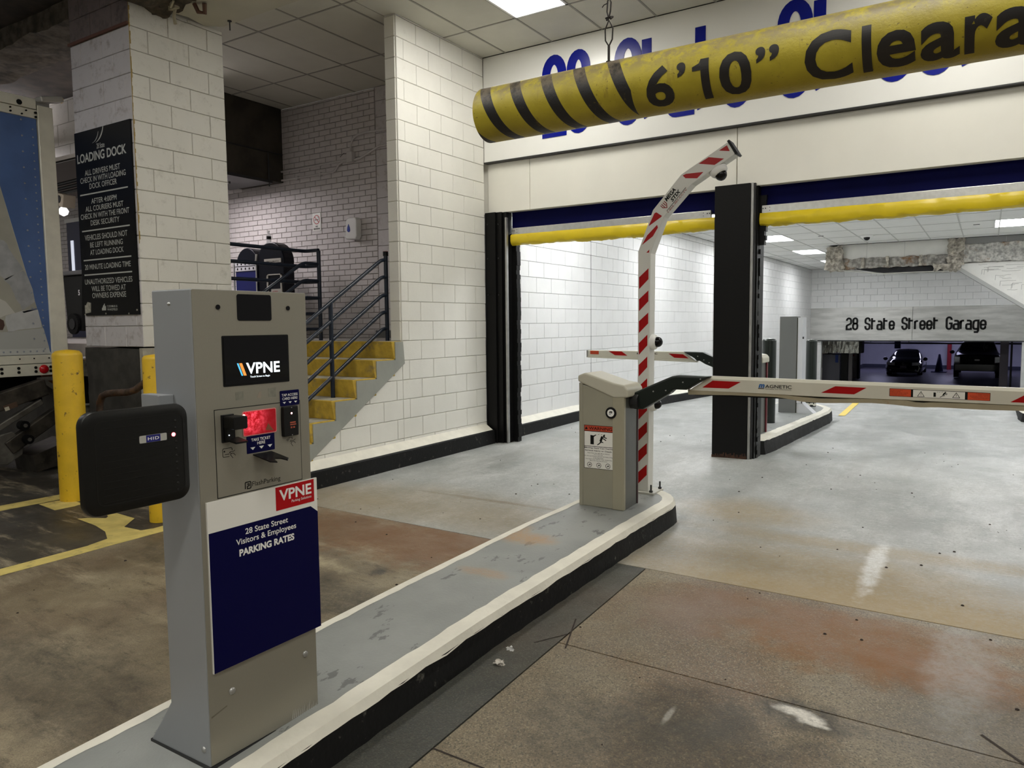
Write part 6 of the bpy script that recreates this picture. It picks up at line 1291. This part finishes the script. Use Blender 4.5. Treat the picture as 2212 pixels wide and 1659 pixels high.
# roll shutter drum and cabinets left of the opening
sh = thing('shutter_drum', (-4.5,29,-1.0), 'galvanised shutter drum housing just under the far sign', 'duct')
vs = []; n = 70
q_ = rough_box(-5.25,-3.83,28.8,29.25,-1.14,-.66,.018,9,90,3,6,41); ob('drum', q_, mat('crinkled_galvanised', (.42,.42,.38), .25, .8, var=.35, vs=30, bump=1., bs=30), sh, smooth=True); ob('end_bracket', MB().box(-3.83,-3.72,28.75,29.25,-1.13,-.64), M_INK, sh)
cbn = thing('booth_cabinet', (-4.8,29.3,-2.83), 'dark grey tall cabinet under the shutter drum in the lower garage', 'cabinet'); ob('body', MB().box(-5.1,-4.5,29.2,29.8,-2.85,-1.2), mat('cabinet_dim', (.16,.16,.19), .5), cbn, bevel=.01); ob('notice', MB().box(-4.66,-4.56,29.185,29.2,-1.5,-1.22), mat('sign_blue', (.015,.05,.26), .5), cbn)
tag(ob('shutter_guide', MB().box(-4.44,-4.22,29.0,29.3,-2.85,-1.15), M_INK, loc=(-4.3,29.1,-2.85)), 'black vertical shutter guide beside the dark grey cabinet', 'post'); tag(ob('column_trim', MB().box(-4.20,-4.08,29.1,29.3,-2.85,-1.15), mat('column_dim', (.20,.18,.18), .6), loc=(-4.1,29.2,-2.85)), 'narrow brownish column edge right of the black shutter guide', 'column')
vb = thing('valet_cabinet', (-6.05,42,-2.98), 'white cabinet with a navy notice and red stripe in the lower garage', 'cabinet')
ob('body', MB().box(-6.42,-5.68,42,42.5,-2.96,-1.66), mat('valet_white', (.66,.62,.60), .5), vb, bevel=.02); ob('side_shade', MB().box(-5.66,-5.56,42.05,42.5,-2.98,-1.6), M_INK, vb)
vn = ob('notice', MB().box(-6.30,-5.85,41.985,42,-2.40,-1.86), mat('sign_blue2', (.012,.04,.20), .5), vb); ob('red_stripe', MB().box(-6.08,-5.80,41.98,42,-1.82,-1.72), M_RED, vb)
q_ = MB(); text_mb(q_, FY(41.985), 'PLEASE', -6.26,-5.93,-1.97,-1.90,.004, bold=.02); text_mb(q_, FY(41.985), 'VALET', -6.25,-5.95,-2.17,-2.09,.004, bold=.02); text_mb(q_, FY(41.985), 'PARK CAR HERE', -6.27,-5.90,-2.28,-2.22,.004); ob('notice_print', q_, mat('notice_pale', (.45,.55,.75), .5), vn)
tag(ob('dark_column', MB().box(-5.5,-5.35,30,30.4,-2.9,-.66), M_INK, loc=(-5.4,30,-2.9)), 'black column at the left edge of the far opening', 'column')
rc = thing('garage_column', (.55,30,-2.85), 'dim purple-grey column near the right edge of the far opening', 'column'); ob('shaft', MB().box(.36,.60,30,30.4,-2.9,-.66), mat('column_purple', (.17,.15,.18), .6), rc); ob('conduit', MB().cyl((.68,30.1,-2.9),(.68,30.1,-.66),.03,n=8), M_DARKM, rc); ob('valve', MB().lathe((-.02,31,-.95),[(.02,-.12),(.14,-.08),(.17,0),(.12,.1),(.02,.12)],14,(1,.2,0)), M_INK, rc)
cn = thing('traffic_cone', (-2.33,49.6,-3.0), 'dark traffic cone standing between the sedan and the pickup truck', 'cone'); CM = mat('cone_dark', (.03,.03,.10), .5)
ob('cone', MB().lathe((-2.33,49.6,-2.97),[(.22,0),(.06,.98),(.03,1.02)],16), CM, cn, smooth=True); ob('base', MB().box(-2.72,-1.94,49.2,50.0,-3.0,-2.95), CM, cn)
ex = thing('fire_hose_post', (-1.95,52.5,-3), 'red post by the garage wall left of the pickup truck', 'post'); ob('post', MB().cyl((-1.95,52.5,-3),(-1.95,52.5,-1.4),.12,n=14), mat('post_red', (.30,.02,.03), .4), ex, smooth=True)
def car(name, cx_, yf, zg, w, L_, secs, m, label, glass, lamps, plate, grille, tyre_r, pickup=False):
    t = thing(name, (cx_, yf+L_/2, zg), label, 'car')
    # secs : (y from front, z bottom, z shoulder, half width, z top, half width of top)
    q_ = MB(); k = 0; ring = None
    for (dy, zb_3, zs2, hw, zt2, ht) in secs:
        pr = [(-hw*.94,zb_3),(-hw,zb_3+.12),(-hw,zs2-.10),(-hw*.95,zs2),(-ht,zt2-.04),(-ht*.8,zt2),(0,zt2+.015),(ht*.8,zt2),(ht,zt2-.04),(hw*.95,zs2),(hw,zs2-.10),(hw,zb_3+.12),(hw*.94,zb_3)]
        q_.v += [(cx_+x, yf+dy, zg+z) for x,z in pr]; k = len(pr)
    n = len(secs); q_.f = [(i*k+j,i*k+(j+1)%k,(i+1)*k+(j+1)%k,(i+1)*k+j) for i in range(n-1) for j in range(k)] + [tuple(range(k)), tuple(range((n-1)*k,n*k))]
    ob('body', q_, m, t, smooth=True)
    ob('windscreen', MB().add([(cx_+x, yf+y, zg+z) for x,y,z in glass], [(0,1,2,3)]), mat('car_glass', (.02,.03,.04), .05), t)
    for s in (-1,1):
        a,b,c,d,yy = lamps; P = [(s*a,c),(s*b,c+.03),(s*b,d),(s*a,d-.02)]
        ob('headlamp', MB().prism([(cx_+x, zg+z) for x,z in P], FY(yf+yy), -.05, .03), mat('headlamp', (.75,.78,.85), .1, .3), t)
        mx = w/2+.10; mz = secs[2][2]+.08
        ob('mirror', MB().lathe((cx_+s*mx, yf+secs[2][0]+.15, zg+mz), [(.03,-.12),(.09,-.06),(.10,0),(.08,.07),(.02,.11)], 12, (1,0,0)), m, t, smooth=True)
        for yw in (.85, L_-.95): ob('wheel', MB().cyl((cx_+s*(w/2-.24), yf+yw, zg+tyre_r), (cx_+s*(w/2-.01), yf+yw, zg+tyre_r), tyre_r, n=24), mat('tyre', (.015,.015,.015), .8), t)
    pl_ = ob('license_plate', MB().box(cx_-.155,cx_+.155,yf-.06,yf-.03,zg+plate-.075,zg+plate+.075), mat('plate_white', (.62,.58,.58), .5), t)
    a,b,c,d = grille; gq = MB()
    for i in range(5): z = c+(d-c)*i/5; gq.box(cx_+a,cx_+b,yf-.035,yf-.02,zg+z,zg+z+(d-c)/9)
    ob('grille', gq, M_DARKM, t)
    return t
CB = mat('car_black_paint', (.006,.006,.010), .12, coat=1.)
sed = car('sedan', -3.87, 46, -3.02, 1.78, 4.6, [(-.02,.22,.55,.80,.58,.62),(.10,.16,.66,.87,.72,.70),(.9,.16,.80,.89,.92,.72),(1.35,.16,.88,.89,1.0,.70),(1.75,.16,.92,.89,1.24,.62),(2.15,.16,.93,.89,1.37,.55),(3.3,.16,.93,.88,1.38,.54),(4.2,.2,.9,.86,1.0,.66),(4.6,.3,.8,.8,.85,.6)], CB,
    'black sedan parked facing the camera in the lower garage', [(-.66,1.33,1.0),(.66,1.33,1.0),(.54,2.05,1.345),(-.54,2.05,1.345)], (.42,.82,.56,.74,.0), .48, (-.28,.28,.52,.66), .31)
q_ = MB(); cc_ = circ(-3.87, -2.36, .05, 16); cc_.append(cc_[0]); stroke_mb(q_, FY(45.95), [cc_], 0,0,1,1,.012,0,.01); ob('badge', q_, M_ALU, sed)
for s in (-1,1): ob('fog_lamp', MB().lathe((-3.87+s*.62,45.97,-2.72),[(.05,0),(.03,.02),(0,.03)],12,(0,-1,0)), mat('headlamp', (.75,.78,.85), .1), sed)
PG = mat('pickup_grey_paint', (.13,.125,.15), .3, .3)
pk = car('pickup_truck', -.43, 44.5, -2.98, 2.08, 5.9, [(0,.45,1.0,.98,1.12,.88),(.08,.40,1.1,1.02,1.22,.92),(1.2,.40,1.22,1.03,1.30,.92),(1.5,.40,1.26,1.03,1.38,.86),(2.15,.40,1.28,1.03,1.78,.74),(2.5,.40,1.28,1.03,1.84,.70),(3.9,.40,1.28,1.03,1.84,.70),(4.0,.45,1.25,1.03,1.26,.98),(5.9,.45,1.25,1.02,1.26,.98)], PG,
    'grey pickup truck with a wide black grille parked in the lower garage', [(-.84,1.48,1.40),(.84,1.48,1.40),(.70,2.12,1.76),(-.70,2.12,1.76)], (.76,.99,.82,1.12,.0), .62, (-.70,.70,.78,1.10), .42)
ob('bumper', MB().box(-1.42,.56,44.38,44.5,-2.60,-2.22), CB, pk, bevel=.03); ob('grille_frame', MB().box(-1.16,.30,44.44,44.5,-2.22,-1.86), M_INK, pk); q_ = MB().prism(rrect(-.55,-.31,-2.07,-1.99,.04,4), FY(44.44), 0, .01); ob('badge', q_, M_STEEL, pk)
for x in (-1.0,-.43,.14): ob('roof_lamp', MB().box(x-.05,x+.05,46.7,46.8,-1.14,-1.11), mat('amber_lens', (.75,.55,.25), .3), pk)
# ------------------------------------------------------------------ litter on the floor
litter = [(-1.86,2.88,'white crumpled tissue by the kerb of the near island',.018,M_WHITE),(-1.83,2.74,'curled pale plastic scrap in the gutter beside the near island',.022,mat('pale_scrap', (.62,.58,.52), .5))]
for x,y,lab,r,m in litter:
    q_ = rough_box(x-r,x+r,y-r*.45,y+r*.45,zf(x,y),zf(x,y)+r*.8,.014,60,6,5,4,x); tag(ob('paper_scrap', q_, m, loc=(x,y,zf(x,y)), smooth=True), lab, 'litter')
q_ = MB()
for i in range(150):
    x = random.uniform(-4.8,1.2); y = random.uniform(1.2,9); r = random.uniform(.003,.010)
    if -2.7 < x < -1.9: continue
    z = zf(x,y); q_.lathe((x,y,z), [(r,0),(r*.7,r*.5),(r*.2,r*.7)], 5)
tag(ob('grit', q_, M_JOINT, loc=(0,4,-1.43)), 'scattered dark grit and pebbles on the lanes', 'grit', kind='stuff')
# ------------------------------------------------------------------ lift everything so the garage floor is z = 0
for o in list(SC.objects):
    if o.parent is None: o.location.z += EYE
